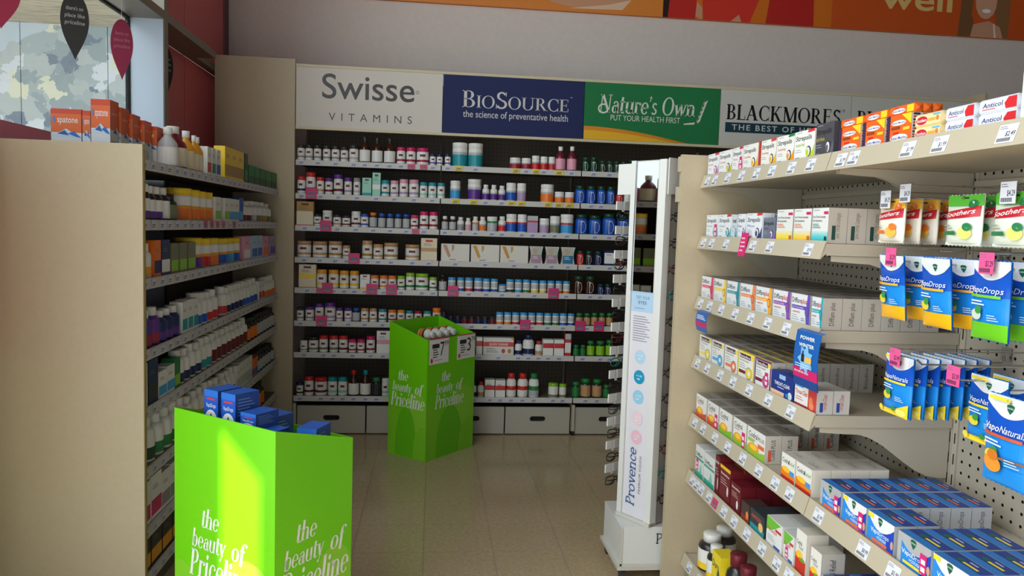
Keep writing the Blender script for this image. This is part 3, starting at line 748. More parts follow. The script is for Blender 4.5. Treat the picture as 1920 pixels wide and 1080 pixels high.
BR[1] = [(558,573,31,sw('red','navy')),(574,592,39,sw('red','navy')),(594,608,31,sw('red','tan')),(610,624,30,sw('purple','maroon')),(626,643,37,sw('purple','maroon')),(646,660,32,sw('purple','mauve')),
 (663,676,32,sw('grey','silver')),(679,696,33,cb('mint',.055,.105,'mint',[(0,.18,'teal')],'maroon','mint green carton with teal foot')),(698,713,43,cb('mint2',.05,.14,'mint',[(.3,.5,'white')],'maroon','tall mint carton with white band')),
 (715,730,30,sw('teal','teal','pale_blue')),(732,747,30,sw('pink','mauve')),(749,765,33,sw('pink','mauve')),(767,785,33,sw('pink','mauve')),(787,801,29,sw('teal','mint')),(803,818,29,sw('teal','mint')),(820,834,29,sw('teal','mint')),
 (844,863,34,bs('sky_blue')),(877,902,38,bs('purple','tub')),(904,917,29,bs('purple','bottle')),(919,932,29,bs('purple','bottle')),(934,947,28,bs('purple','bottle')),(949,967,34,bs('blue')),(969,986,34,bs('mauve')),
 (1014,1038,34,bs('orange')),(1040,1057,21,bs('orange')),(1059,1076,21,bs('orange')),(1078,1097,34,no('blue')),(1099,1117,34,no('blue')),(1119,1135,34,no('blue')),(1137,1152,34,no('blue')),(1154,1167,25,no('red')),(1169,1182,26,no('white','dark_green'))]
BR[2] = [(556,587,44,cb('cg',.10,.145,'cream',[(.6,1,'gold'),(0,.05,'red')],'maroon','cream carton with gold top')),(589,603,22,sw('charcoal','grey')),(605,623,29,sw('white','maroon')),(625,640,22,sw('charcoal','tan')),(642,657,21,sw('charcoal','maroon')),(659,676,29,sw('white','maroon')),
 (677,691,25,sw('blue','blue')),(693,707,28,dk('orange','silver','round','charcoal')),(709,723,27,dk('blue','silver','round','charcoal')),(725,738,27,dk('blue','silver','round','charcoal')),(740,753,27,dk('blue','silver','round','charcoal')),(755,768,27,dk('blue','silver','round','charcoal')),
 (770,784,26,sw('magenta','crimson','pink')),(787,803,33,sw('magenta','crimson')),(805,821,33,sw('magenta','crimson')),
 (828,840,26,dk('white','silver')),(842,855,26,dk('white','silver')),(857,870,25,bs('grey','bottle')),(872,883,24,bs('pink','bottle')),(885,897,27,round_kind('bottle','white','white',bands('silver:3,orange:1'))),(898,911,27,bs('orange','bottle')),
 (913,932,28,round_kind('jar','white','white',bands('silver:4,green:1'))),(934,948,29,bs('red','bottle')),(949,968,34,round_kind('jar','white','white',bands('blue:3,red:.7,white:1'))),(970,987,34,round_kind('jar','white','white',bands('blue:3,red:.7,white:1'))),
 (989,1008,32,cb('mv',.062,.105,'mauve',[(.62,.72,'red'),(.72,1,'silver')],None,'mauve carton with red stripe')),(1011,1029,28,bs('mauve')),(1031,1049,33,bs('olive')),(1051,1075,37,round_kind('jar','white','white',bands('sky_blue:3,red:.7,white:1'))),
 (1079,1102,38,no('blue')),(1104,1127,37,no('blue')),(1130,1154,41,no('blue')),(1157,1180,40,no('blue'))]
BR[3] = [(557,583,30,sw('tan','tan','cream','tub')),(586,613,30,sw('tan','tan','cream','tub')),(616,641,31,sw('tan','gold','cream','tub')),(643,657,24,sw('tan','tan','cream')),(679,698,34,sw('tan','gold','cream')),(700,718,28,sw('tan','tan','cream')),(720,746,31,sw('tan','gold','cream','tub')),
 (760,786,29,sw('tan','tan','cream','tub')),(789,819,42,cb('ct',.10,.14,'cream',[(.42,.58,'tan'),(0,.03,'orange')],'red','cream carton with tan stripe')),
 (827,880,33,'vpink'),(883,936,33,'vgold'),(938,990,33,'vgold'),(992,1018,33,'pillow'),(1021,1048,33,'pillow'),(1051,1078,33,'pillowblue'),
 (1081,1094,27,no('red')),(1097,1110,27,no('charcoal')),(1114,1128,27,no('navy')),(1133,1154,29,cb('nv',.07,.10,'navy',[(.15,.85,'white')],None,'navy carton with white panel')),(1156,1170,27,no('maroon'))]
BR[4] = [(560,592,43,cb('cy',.10,.14,'cream',[(.42,.6,'yellow'),(0,.04,'red')],'maroon','cream carton with yellow stripe')),(594,613,34,sw('amber','yellow','cream')),(616,635,34,sw('amber','yellow','cream')),(637,654,33,sw('amber','yellow','cream')),(656,673,33,sw('amber','yellow','cream')),
 (675,693,27,cb('cw',.06,.09,'white',[(0,.14,'yellow')],'maroon','small white carton with yellow foot')),(695,710,26,sw('orange','amber','cream')),(712,727,26,sw('orange','amber','cream')),(728,743,26,sw('orange','amber','cream')),(745,759,26,sw('lime','green')),(761,777,32,sw('lime','green')),(779,803,31,sw('lime','green',st='tub')),(805,819,25,sw('lime','green')),
 (823,837,30,dk('black','silver')),(840,854,26,bl('grey')),(857,870,26,bl('blue')),(872,886,26,bl('red')),(889,904,26,bl('purple')),(905,918,25,bl('blue')),(920,933,25,bl('blue')),(935,948,15,bl('sky_blue')),(949,963,25,bl('charcoal')),(965,978,25,bl('sky_blue')),(980,993,25,bl('green')),(995,1009,24,bl('yellow')),(1011,1024,24,bl('yellow')),(1026,1039,24,bl('pink')),(1041,1053,24,bl('orange')),(1055,1068,24,bl('orange')),
 (1075,1094,34,no('brown')),(1097,1116,34,no('brown')),(1119,1131,20,no('navy')),(1133,1145,20,no('navy'))]
BR[5] = [(557,570,24,sw('charcoal','grey')),(573,589,26,sw('purple','mauve')),(591,607,32,sw('purple','mauve')),(609,629,34,sw('purple','mauve','mauve')),(631,643,25,sw('purple','mauve')),(646,660,25,sw('purple','mauve')),(661,675,25,dk('blue','silver','round','charcoal')),(677,691,25,sw('tan','tan')),(693,707,25,sw('tan','tan')),
 (710,725,24,sw('teal','teal')),(728,743,23,sw('orange','red')),(745,759,23,sw('amber','amber')),(761,775,22,sw('teal','teal')),(777,791,22,sw('crimson','crimson')),(794,808,22,sw('teal','navy')),(811,826,28,sw('orange','red','orange')),
 (827,838,22,dk('black','navy','jar','charcoal')),(840,851,14,dk('charcoal','navy','jar','charcoal')),(853,864,14,dk('charcoal','navy','jar','charcoal')),(866,877,14,dk('charcoal','maroon','jar','charcoal')),(879,890,14,dk('charcoal','maroon','jar','charcoal')),(892,902,14,dk('charcoal','navy','jar','charcoal')),(904,915,14,dk('charcoal','navy','jar','charcoal')),(917,928,14,dk('charcoal','maroon','jar','charcoal')),
 (930,943,23,bl('orange')),(945,958,23,bl('orange')),(960,973,23,bl('red')),(975,988,23,bl('grey')),(990,1003,23,bl('red')),(1005,1018,23,bl('red')),(1020,1033,23,bl('green')),(1035,1047,23,bl('green')),(1049,1062,23,bl('blue')),(1064,1076,23,bl('blue')),
 (1079,1092,24,gj('tan')),(1094,1106,24,gj('tan')),(1108,1120,25,gj('tan')),(1122,1134,25,gj('tan')),(1136,1148,25,gj('tan'))]
BR[6] = [(563,577,21,sw('white','grey')),(579,597,28,sw('charcoal','olive')),(599,615,31,sw('red','olive')),(618,634,31,sw('red','olive')),(636,652,31,sw('red','maroon')),(654,668,25,sw('magenta','crimson','pink')),(670,684,25,sw('magenta','crimson','pink')),(687,703,31,sw('magenta','crimson')),(706,730,42,cb('wp',.10,.135,'white',[(.42,.62,'pink')],'maroon','white carton with pink stripe')),
 (893,904,33,cb('qc0',.04,.1,'white',[(.5,.8,'red')],None,'narrow white carton with red stripe')),(906,963,33,'cleanse'),(965,978,28,round_kind('bottle','navy','white',bands('navy:2,white:2'))),(980,1001,38,round_kind('bottle','navy','white',bands('navy:2,white:2'))),(1003,1016,27,round_kind('bottle','red','white',bands('tan:2,white:2'))),
 (1018,1037,31,cb('wr',.06,.1,'white',[(.48,.78,'red')],None,'white carton with broad red band')),(1039,1057,31,cb('wr',.06,.1,'white',[(.48,.78,'red')],None,'white carton with broad red band')),(1059,1070,43,cb('wrt',.04,.14,'red',[(.75,1,'silver'),(.15,.6,'white')],None,'tall red and white carton')),
 (1074,1085,21,gj('green')),(1087,1097,21,gj('green')),(1100,1114,29,gj('lime')),(1117,1133,29,gj('lime')),(1135,1150,31,gj('lime'))]
BR[7] = [(556,569,24,sw('navy','charcoal')),(571,588,35,sw('red','maroon')),(590,613,33,sw('red','maroon',st='tub')),(615,632,34,sw('teal','mint')),(634,651,34,sw('teal','mint')),(653,673,47,dk('red','white','syrup')),(675,695,47,dk('teal','white','syrup')),(697,714,34,dk('green','charcoal','round','charcoal')),(716,730,33,sw('white','mint')),
 (884,893,28,round_kind('bottle','navy','white',bands('navy:2,white:2'))),(895,907,29,round_kind('bottle','red','white',bands('tan:2,white:2'))),(909,927,34,cb('wr2',.06,.11,'white',[(.42,.68,'red')],None,'white carton with red middle band')),(929,947,33,cb('wr2',.06,.11,'white',[(.42,.68,'red')],None,'white carton with red middle band')),
 (949,967,45,round_kind('bottle','red','white',bands('white:2,red:1.4,white:1'))),(970,989,45,round_kind('bottle','red','white',bands('white:2,red:1.4,white:1'))),(991,1010,45,round_kind('bottle','green','white',bands('silver:2,green:1.6,white:1'))),
 (1028,1046,27,round_kind('jar','lime','white',bands('olive:1,white:3'))),(1048,1061,26,round_kind('jar','lime','white',bands('olive:1,white:3'))),(1072,1086,30,gj('green')),(1088,1107,36,gj('tan')),(1110,1128,35,gj('tan')),(1130,1142,25,gj('green'))]
def vbox(col):
    def fn(p, w, h):
        p.rect(-w / 2, w / 2, 0, h, (222, 218, 208))
        p.poly([(-w * .45, h * .94), (-w * .31, h * .94), (-w * .16, h * .32), (-w * .24, h * .22)], col)
        p.poly([(-w * .13, h * .94), (-w * .04, h * .94), (-w * .05, h * .72), (-w * .12, h * .55)], col)
        p.lines(-w * .2, h * .1, w * .3, 1, .01, h * .05, (140, 134, 126))
    return fn
def cleanse(p, w, h):
    p.rect(-w / 2, w / 2, 0, h, (214, 214, 210)); p.rect(-w / 2, w / 2, h * .5, h * .76, (206, 66, 44))
    p.word(sans('QUICK CLEANSE', .012), 0, h * .56, h * .13, (232, 228, 222), width=w * .62, align='c')
    p.ell(w * .16, h * .24, w * .06, h * .13, (196, 50, 40)); p.ell(w * .36, h * .24, w * .06, h * .13, (190, 120, 70)); p.lines(-w * .4, h * .36, w * .4, 3, h * .1, h * .04, (140, 140, 140))
    p.poly([(w * .38, h), (w / 2, h), (w / 2, h * .8)], (236, 150, 50))
def pillow_kind(col, desc):
    def build():
        w, h, d = .085, .108, .05; mb = MB(); m = mat((206, 200, 190), .4); n = 8
        def cx(t): return w / 2 - .010 * math.sin(math.pi * t)
        fr = lambda s: [(s * cx(i / n), 0, h * i / n) for i in range(n + 1)]
        L, Rr = fr(-1), fr(1)
        for i in range(n):
            bul = lambda t: -.004 * math.sin(math.pi * t)
            t0, t1 = i / n, (i + 1) / n
            mb.poly([(L[i][0], bul(t0), L[i][2]), (Rr[i][0], bul(t0), Rr[i][2]), (Rr[i + 1][0], bul(t1), Rr[i + 1][2]), (L[i + 1][0], bul(t1), L[i + 1][2])], m)
            mb.poly([(Rr[i][0], bul(t0), Rr[i][2]), (Rr[i][0] * .9, d, Rr[i][2]), (Rr[i + 1][0] * .9, d, Rr[i + 1][2]), (Rr[i + 1][0], bul(t1), Rr[i + 1][2])], m)
            mb.poly([(L[i][0], bul(t0), L[i][2]), (L[i + 1][0], bul(t1), L[i + 1][2]), (L[i + 1][0] * .9, d, L[i + 1][2]), (L[i][0] * .9, d, L[i][2])], m)
            mb.poly([(L[i][0] * .9, d, L[i][2]), (L[i + 1][0] * .9, d, L[i + 1][2]), (Rr[i + 1][0] * .9, d, Rr[i + 1][2]), (Rr[i][0] * .9, d, Rr[i][2])], m)
        mb.poly([(L[n][0], 0, h), (Rr[n][0], 0, h), (Rr[n][0] * .9, d, h), (L[n][0] * .9, d, h)], m)
        pr = Print(); pr.rect(-w * .36, w * .36, h * .06, h * .52, col, ny=4).rect(-w * .36, w * .36, h * .52, h * .96, (170, 190, 180), ny=4).ell(-w * .1, h * .72, w * .2, h * .17, (206, 160, 130)).lines(-w * .25, h * .4, w * .45, 2, h * .1, h * .04, (220, 216, 210))
        m2 = MB(); pr.into(m2, lambda u, v, o: (u, -.004 * math.sin(math.pi * v / h) - o - .0004, v))
        return dict(name='carton', base=mb.data('carton'), parts=[('print', m2.data('print'))], w=w, h=h, d=d, cat='carton', desc=desc)
    return kind(('pillow', col), build)
SPECIAL = {'vpink': lambda: box_kind('vp', .174, .108, .07, (222, 218, 208), vbox((196, 140, 120)), 'wide cream gift box with dusty pink angular stripe'),
           'vgold': lambda: box_kind('vg', .174, .108, .07, (222, 218, 208), vbox((206, 150, 50)), 'wide cream gift box with gold angular stripe'),
           'pillow': lambda: pillow_kind((170, 140, 160), 'waisted mauve carton printed with a face'), 'pillowblue': lambda: pillow_kind((30, 120, 160), 'waisted blue carton printed with a figure'),
           'cleanse': lambda: box_kind('qc', .19, .11, .06, (214, 214, 210), cleanse, 'wide white carton with red band reading quick cleanse')}
for r, items in BR.items():
    zs = ROWZ[r] + LIPH - .0032
    for (x0, x1, hp, k) in items:
        if isinstance(k, str): k = SPECIAL[k]()
        w = None
        for _ in range(2):
            yc = YF + .012 + (k['d'] / 2 if k['d'] == k['w'] and k['cat'] in ('jar', 'tub', 'bottle') else 0)
            a, b = Xat(x0, yc, zs + .03), Xat(x1, yc, zs + .03)
        w = b - a; h = hp * yc / F_PX * 1.005
        rnd = k['cat'] in ('jar', 'tub', 'bottle')
        s = (w / k['w'], (w / k['w']) if rnd else 1.0, h / k['h'])
        y = YF + .012 + (w / 2 if rnd else 0)
        bay = 0 if (a + b) / 2 < BAYX[1] else (1 if (a + b) / 2 < BAYX[2] else 2)
        put(k, ((a + b) / 2, y, zs), (random.uniform(-.06, .06) if rnd else 0), '%s, %s shelf below the %s' % (k['desc'], ORD[r], ['VITAMINS sign', 'navy sign', 'green sign'][bay]), s)
    # tickets on the lips
    for bay in range(3):
        sh = back_shelf[bay, r]
        its = [(x0, x1) for x0, x1, _, _ in items if BAYX[bay] < Xat((x0 + x1) / 2, YF, zs) < BAYX[bay + 1]]
        last = -9
        for x0, x1 in its:
            X = Xat((x0 + x1) / 2, YF, zs)
            if X - last < .062 or X - BAYX[bay] > .87 or X - BAYX[bay] < .03: continue
            last = X; o = link('price_ticket', ticket('far'), sh); o.location = (X - BAYX[bay], -.0050, .004)
def put_ticket(kind_, r, px, dz):
    X = Xat(px, YF, ROWZ[r]); bay = max(i for i in range(5) if BAYX[i] <= X)
    o = link({'pink': 'sale_ticket', 'yellow': 'yellow_ticket', 'pinklip': 'sale_ticket'}[kind_], ticket(kind_), back_shelf[bay, r]); o.location = (X - BAYX[bay], -.0072 if kind_ != 'pink' else -.0085, dz)
for r, px in ((1, 584), (2, 611), (3, 664), (4, 614), (4, 697), (4, 734), (4, 849), (4, 1037), (5, 603), (5, 984), (5, 1087), (5, 1122)): put_ticket('pink', r, px, .002)
for r, px in ((0, 771), (0, 794), (2, 779), (4, 600)): put_ticket('pinklip', r, px, .002)
for r, px in ((0, 860), (0, 967), (0, 1005), (0, 1048), (1, 854), (1, 888), (1, 958), (1, 977), (1, 1027), (1, 1047), (1, 1067)): put_ticket('yellow', r, px, .002)

# ------------------------------------------------------------------ window-side shelving unit
XL = -0.956
LROW = [1.512, 1.312, 1.113, 0.870, 0.671, 0.461, 0.250, 0.085]
def run_unit(name, label, y0, y1, xb, rows, endpanel=None):
    u = empty(name, (XL, y0, 0), label=label, cat='shelving'); L = y1 - y0; out = []
    for z in rows:
        mb = MB(); mb.prism([(0, 0), (.004, 0), (0, .036), (-.006, .036)], 'Y', .002, L - .002, LIPW)
        mb.box(xb - XL + .006, -.003, .002, L - .002, .012, .032, mat((118, 108, 92), .55, name='back_shelf_deck'))
        o = mb.obj('shelf', u, (0, 0, z)); out.append(o)
    mb = MB(); mb.box(xb - XL, xb - XL + .004, 0, L, 0.02, rows[0] + .03, mat((70, 62, 50), .7, name='unit_back')); mb.obj('back_panel', u)
    mb = MB(); mb.box(xb - XL + .01, -.03, .01, L - .01, 0, .08, mat((90, 84, 74), .6)); mb.obj('plinth', u)
    return u, out
YN, YM, YFAR = 2.595, 3.655, YF - .014
un, sh_n = run_unit('shelving_unit', 'beige-ended shelving bay nearest the clear window pane', YN, YM - .002, -1.375, LROW)
mb = MB(); mb.box(-.4395, .020, -.024, -.001, 0, 1.590, BEIGE)
mb.box(.0205, .0215, -.021, -.004, .05, 1.575, mat((172, 150, 84), .5, name='panel_edge')); o = mb.obj('end_panel', un)
uf, sh_f = run_unit('shelving_unit', 'shelving bay in front of the red wall panels', YM + .002, YFAR, -1.232, LROW)
# products facing the aisle (+X)
def put_left(k, yc, row, w, h, loc_desc, dx=0.0):
    rnd = k['cat'] in ('jar', 'tub', 'bottle')
    s = (w / k['w'], (w / k['w']) if rnd else 1.0, h / k['h'])
    x = XL - .010 - (w / 2 if rnd else 0) - dx
    return put(k, (x, yc, LROW[row] + .0330), math.pi / 2, '%s, %s' % (k['desc'], loc_desc), s)
def where(row, y): return '%s shelf %s' % (ORD[row] if row < 7 else 'lowest', 'by the window' if y < YM else 'by the red wall')
def lrow(row, items, ztop=None):
    """items: (px0, px1, kind, height in metres) along the shelf front"""
    last = YN + .003
    for x0, x1, k, h in items:
        z = LROW[row] + .08
        a, b = Yat(x0, XL - .012, z), Yat(x1, XL - .012, z)
        w = min(max((b - a) * .94, .03), .13); y = max((a + b) / 2 - w / 2, last)
        if y - .003 < YM < y + w + .003: y = YM + .004
        if y + w > YFAR - .002: break
        put_left(k, y + w / 2, row, w, h, where(row, y)); last = y + w + .0015
def fill(row, kinds, y0=None, y1=None):
    """kinds: list of (kind, n, w, h) laid side by side until the run is full"""
    y = y0 or YN + .012; end = y1 or YFAR - .01
    for k, n, w, h in kinds:
        for i in range(n):
            if y + w > end: return
            if y < YM < y + w + .004: y = YM + .006
            put_left(k, y + w / 2, row, w, h * random.choice((.97, 1, 1, 1.02)), where(row, y)); y += w + random.choice((.004, .006, .01))
W = 'white'
def wb(lab, cap=W): return round_kind('bottle', cap, W, bands('%s:2,white:2' % lab))
def yl(lab): return round_kind('tub', 'yellow', W, bands('%s:2,amber:.6,white:1.6' % lab))
def sbx(key, c1, c2, desc, w=.06, h=.1): return box_kind('L' + key, w, h, .05, c1, simple_front(c1, [(.1, .45, c2)], None), desc)
lrow(0, [(326, 339, round_kind('syrup', W, 'silver', bands('white:4'), desc='frosted long bottle with white cap and label'), .150), (340, 357, round_kind('syrup', W, 'maroon', bands('cream:4')), .165), (358, 368, round_kind('syrup', W, 'amber', bands('cream:4')), .16), (369, 375, round_kind('syrup', W, 'amber', bands('cream:4')), .15), (376, 384, round_kind('syrup', W, 'amber', bands('cream:4')), .15),
  (388, 396, sbx('r', 'white', 'red', 'slim white carton with red swoosh', .05, .12), .12), (397, 404, sbx('g', 'white', 'green', 'slim white carton with green swoosh', .05, .12), .12), (405, 413, sbx('b', 'white', 'blue', 'slim white carton with blue swoosh', .05, .12), .12),
  (416, 429, sbx('y', 'yellow', 'gold', 'tall yellow carton with white top'), .15), (430, 443, sbx('y', 'yellow', 'gold', 'tall yellow carton with white top'), .15), (444, 456, sbx('y', 'yellow', 'gold', 'tall yellow carton with white top'), .15), (458, 464, sbx('dg', 'dark_green', 'green', 'tall dark green carton'), .15),
  (466, 476, sbx('gg', 'green', 'dark_green', 'short green carton'), .10), (477, 487, sbx('gg', 'green', 'dark_green', 'short green carton'), .10), (488, 497, sbx('gg', 'green', 'dark_green', 'short green carton'), .10), (498, 508, sbx('gg', 'green', 'dark_green', 'short green carton'), .10), (509, 518, sbx('gg', 'green', 'dark_green', 'short green carton'), .10)])
pw = lambda: round_kind('bottle', W, 'charcoal', bands('purple:1.4,white:2.4'))
lrow(1, [(276, 283, pw(), .125), (284, 296, pw(), .12), (297, 309, pw(), .12), (310, 323, dk(W, 'white', 'bottle', 'charcoal'), .12), (324, 336, dk('charcoal', 'olive', 'bottle', 'dark_green'), .1),
  (348, 366, yl('orange'), .13), (367, 379, yl('orange'), .128), (380, 391, yl('orange'), .126), (392, 402, yl('orange'), .126), (403, 414, sbx('yg', 'white', 'lime', 'white carton with lime foot'), .11), (415, 425, sbx('yg', 'white', 'lime', 'white carton with lime foot'), .11), (426, 436, sbx('wb', 'white', 'sky_blue', 'white carton with blue foot'), .11), (437, 446, sbx('wb', 'white', 'sky_blue', 'white carton with blue foot'), .11), (447, 455, sbx('bl', 'blue', 'sky_blue', 'blue carton'), .12),
  (457, 466, wb('maroon'), .11), (467, 475, wb('maroon'), .11), (476, 484, wb('silver'), .115), (485, 494, wb('olive'), .115), (495, 503, wb('gold'), .115), (504, 510, wb('olive'), .11), (511, 519, sbx('wo', 'white', 'red', 'white carton with red foot'), .10)])
lrow(2, [(276, 287, wb('amber'), .12), (288, 301, sbx('on', 'orange', 'navy', 'orange carton with navy foot'), .13), (302, 318, sbx('nw', 'navy', 'white', 'navy carton with white foot'), .13), (320, 334, sbx('gg2', 'olive', 'lime', 'olive green carton with leaf foot'), .115), (336, 350, sbx('gg2', 'olive', 'lime', 'olive green carton with leaf foot'), .115), (352, 366, sbx('gg2', 'olive', 'lime', 'olive green carton with leaf foot'), .115),
  (368, 384, yl('purple'), .13), (386, 400, yl('red'), .125), (402, 414, yl('orange'), .125), (416, 428, yl('blue'), .12), (430, 441, yl('sky_blue'), .12), (443, 453, yl('blue'), .12), (456, 470, sbx('pk', 'pink', 'white', 'pale pink carton'), .125), (472, 482, sbx('pb', 'pale_blue', 'blue', 'pale blue carton'), .125), (483, 491, sbx('pb', 'pale_blue', 'blue', 'pale blue carton'), .125), (493, 503, sbx('or', 'pink', 'orange', 'pink carton with orange foot'), .12), (505, 517, sbx('mv', 'mauve', 'violet', 'mauve carton'), .12)])
fill(3, [(sbx('tl', 'teal', 'green', 'teal carton'), 1, .075, .13), (round_kind('bottle', W, 'purple', bands('crimson:2,purple:2')), 2, .065, .135), (round_kind('bottle', W, 'navy', bands('purple:2,navy:2')), 3, .066, .115), (sbx('wt', 'white', 'teal', 'white carton with teal foot'), 3, .06, .125), (wb('blue'), 2, .075, .14), (wb('red'), 3, .07, .135), (wb('navy'), 4, .07, .13), (wb('blue'), 4, .075, .13), (sbx('wr', 'white', 'red', 'white carton with red foot'), 2, .06, .11), (wb('orange'), 4, .07, .12), (wb('purple'), 6, .07, .12)])
fill(4, [(sbx('wl', 'cream', 'white', 'cream carton'), 1, .08, .15), (sbx('nv', 'navy', 'charcoal', 'dark navy carton'), 1, .09, .16), (sbx('lo', 'white', 'sky_blue', 'low white carton with blue foot', .06, .07), 2, .08, .1), (sbx('gl', 'green', 'lime', 'green carton'), 1, .06, .12), (wb('navy'), 4, .07, .135), (wb('teal'), 2, .07, .135), (round_kind('bottle', W, 'white', bands('maroon:3,white:1')), 8, .072, .135), (dk('charcoal', 'orange', 'bottle', 'charcoal'), 3, .07, .12), (dk('charcoal', 'silver', 'bottle', 'charcoal'), 8, .07, .12)])
fill(5, [(wb('dark_green'), 2, .09, .16), (wb('green'), 4, .08, .15), (wb('orange'), 5, .075, .14), (wb('purple'), 4, .07, .13), (sbx('ws', 'white', 'silver', 'white carton with grey foot'), 5, .06, .13), (sbx('ob', 'orange', 'blue', 'orange carton with blue foot'), 2, .06, .1), (dk('charcoal', 'silver', 'bottle', 'charcoal'), 8, .07, .11)])
fill(6, [(sbx('rm', 'white', 'magenta', 'tall white carton with magenta foot', .09, .16), 2, .10, .16), (sbx('wg', 'white', 'grey', 'white carton printed in grey', .08, .14), 3, .09, .14), (wb('green'), 4, .08, .14), (dk('charcoal', 'tan', 'bottle', 'charcoal'), 7, .075, .13), (dk('charcoal', 'orange', 'bottle', 'charcoal'), 6, .075, .13)])
fill(7, [(sbx('bk', 'charcoal', 'amber', 'charcoal carton with amber foot', .09, .13), 4, .10, .13), (dk('charcoal', 'yellow', 'bottle', 'charcoal'), 5, .08, .13), (wb('grey'), 8, .085, .13)])
for row in range(8):
    for u_, sh, y0, y1 in ((un, sh_n, YN, YM), (uf, sh_f, YM, YFAR)):
        y = y0 + .04
        while y < y1 - .04:
            pk = row == 1 and (Yat(376, XL, 1.35) < y < Yat(446, XL, 1.35))
            o = link('price_ticket' if not pk else 'sale_ticket', ticket('pinklip' if pk and int(y * 100) % 3 else 'far'), sh[row]); o.location = (.0042, y - y0, .005); o.rotation_euler = (0, 0, math.pi / 2)
            y += .078 + .02 * ((int(y * 1000) * 7) % 5) / 5
# mineral water cartons standing on the near end
def spatone(p, w, h):
    p.rect(-w / 2, w / 2, 0, h, (222, 224, 226)); p.rect(-w / 2, w / 2, h * .52, h, (226, 106, 44)); p.rect(-w / 2, w / 2, h * .9, h, (206, 70, 36))
    p.poly([(-w * .3, h * .5), (0, h * .6), (w * .2, h * .52), (w / 2, h * .5), (w / 2, h * .4), (w * .1, h * .43), (-w * .2, h * .42), (-w / 2, h * .44), (-w / 2, h * .5)], (206, 220, 232))
    p.poly([(-w * .3, h * .49), (-.05 * w, h * .57), (w * .1, h * .46)], (40, 96, 170)); p.poly([(w * .05, h * .5), (w * .25, h * .55), (w * .5, h * .42), (w * .3, h * .44)], (50, 110, 190))
    p.word(sans('spatone', .006), w * .05, h * .72, h * .13, (236, 232, 226), width=w * .68, align='c'); p.ell(-w * .40, h * .78, w * .05, h * .07, (120, 120, 170))
    p.lines(-w * .38, h * .24, w * .6, 3, h * .06, h * .016, (140, 150, 150))
def spside(p, w, h):
    p.rect(0, w, 0, h, (206, 208, 200)); p.rect(0, w, h * .5, h, (214, 92, 40)); p.word(sans('spatone', .004), w * .5, h * .76, h * .05, (230, 180, 150), width=w * .7, align='c'); p.poly([(0, h * .5), (w * .4, h * .44), (w * .7, h * .56), (w, h * .48), (w, h * .40), (0, h * .4)], (206, 208, 200)); p.poly([(w * .3, h * .46), (w * .6, h * .54), (w * .8, h * .44)], (40, 80, 140))
    p.lines(w * .12, h * .3, w * .6, 4, h * .05, h * .015, (120, 128, 124))
ztop = LROW[0] + .0330
yb = 2.74
def spat(px0, px1, ybase, ytop, d, label):
    a, b = atY(px0, 262, ybase)[0], atY(px1, 262, ybase)[0]; zt = atY(px0, ytop, ybase)[2]
    k = box_kind('spat', round(b - a, 3), round(zt - ztop, 3), d, (222, 224, 226), spatone, 'x', side=spside)
    put(k, ((a + b) / 2, ybase, ztop), 0, label)
spat(96, 153, 2.700, 203, .05, 'orange and white water carton lying broadside beside the window')
spat(155, 169.5, 2.700, 207, .05, 'orange and white water carton half hidden behind the tall one')
spat(171, 207, 2.70, 185, .069, 'tall orange and white water carton at the end of the shelf')
for i, px in enumerate((227, 249, 271, 294)):
    y = 2.771 + .0715 * i; x1 = min(Xat(px, y, 1.62), XL - .012)
    k = box_kind('spat2', .085, round(.185 - .012 * i, 3), .069, (222, 224, 226), spatone, 'x', side=spside)
    put(k, (x1 - .0425, y, ztop), 0, 'orange and white water carton with its spine to the aisle, %s from the tall one' % ['first', 'second', 'third', 'fourth'][i])

# hanging teardrop signs by the window
def teardrop(px, py_top, py_bot, wpx, X, col, label, yaw):
    Y = Yat(px, X, 2.2); top = atX(px, py_top, X)[2]; bot = atX(px, py_bot, X)[2]; H = top - bot
    dep = Vector((X, Y, 0)).length; w = wpx * dep / F_PX / max(.3, abs(math.cos(yaw - math.atan2(-X, Y))))
    o = empty('teardrop_sign', (X, Y, bot), yaw, label=label, cat='hanging sign')
    pts = []
    for i in range(40):
        a = 2 * math.pi * i / 40; z = H * .5 * (1 - math.cos(a)); t = z / H
        pts.append(((1 if a < math.pi else -1) * (w / 2) * (math.sin(math.pi / 2 * t / .60) ** 1.15 if t < .60 else math.sqrt(max(0, 1 - ((t - .60) / .40) ** 2))), z))
    mb = MB(); mb.prism(pts, 'Y', -.001, .001, mat(col, .45)); mb.obj('card', o)
    pr = Print(); tc = (176, 170, 168) if col[0] < 80 else (190, 110, 130)
    for i, tx in enumerate(("there's no", 'place like', 'priceline')): pr.word(sans(tx, .008, .15), 0, H * (.74 - .105 * i), H * .06, tc, width=w * (.70 if i else .6), align='c')
    m2 = MB(); pr.into(m2, flat(-.001)); m2.obj('lettering', o)
    mb = MB(); zc_ = (Z_TR if top < Z_TR - .01 else Z_CEIL) - bot; mb.tube([(0, 0, H - .004), (0, 0, zc_ - .001)], .0006, mat(W, .4), 4); mb.obj('string', o)
teardrop(139, -14, 112, 40, -1.29, (44, 42, 40), 'black teardrop sign hanging in the window between crimson and maroon ones', .45)
teardrop(228, 36, 150, 33, -1.31, (150, 40, 72), 'maroon teardrop sign hanging in the window beside the white mullion', .45)
teardrop(-2, -60, 52, 52, -1.29, (160, 30, 66), 'crimson teardrop sign hanging in the window beside the first black one', .45)
teardrop(311, 88, 184, 22, -1.33, (44, 42, 40), 'black teardrop sign hanging against the red panels behind the mullion', .6)

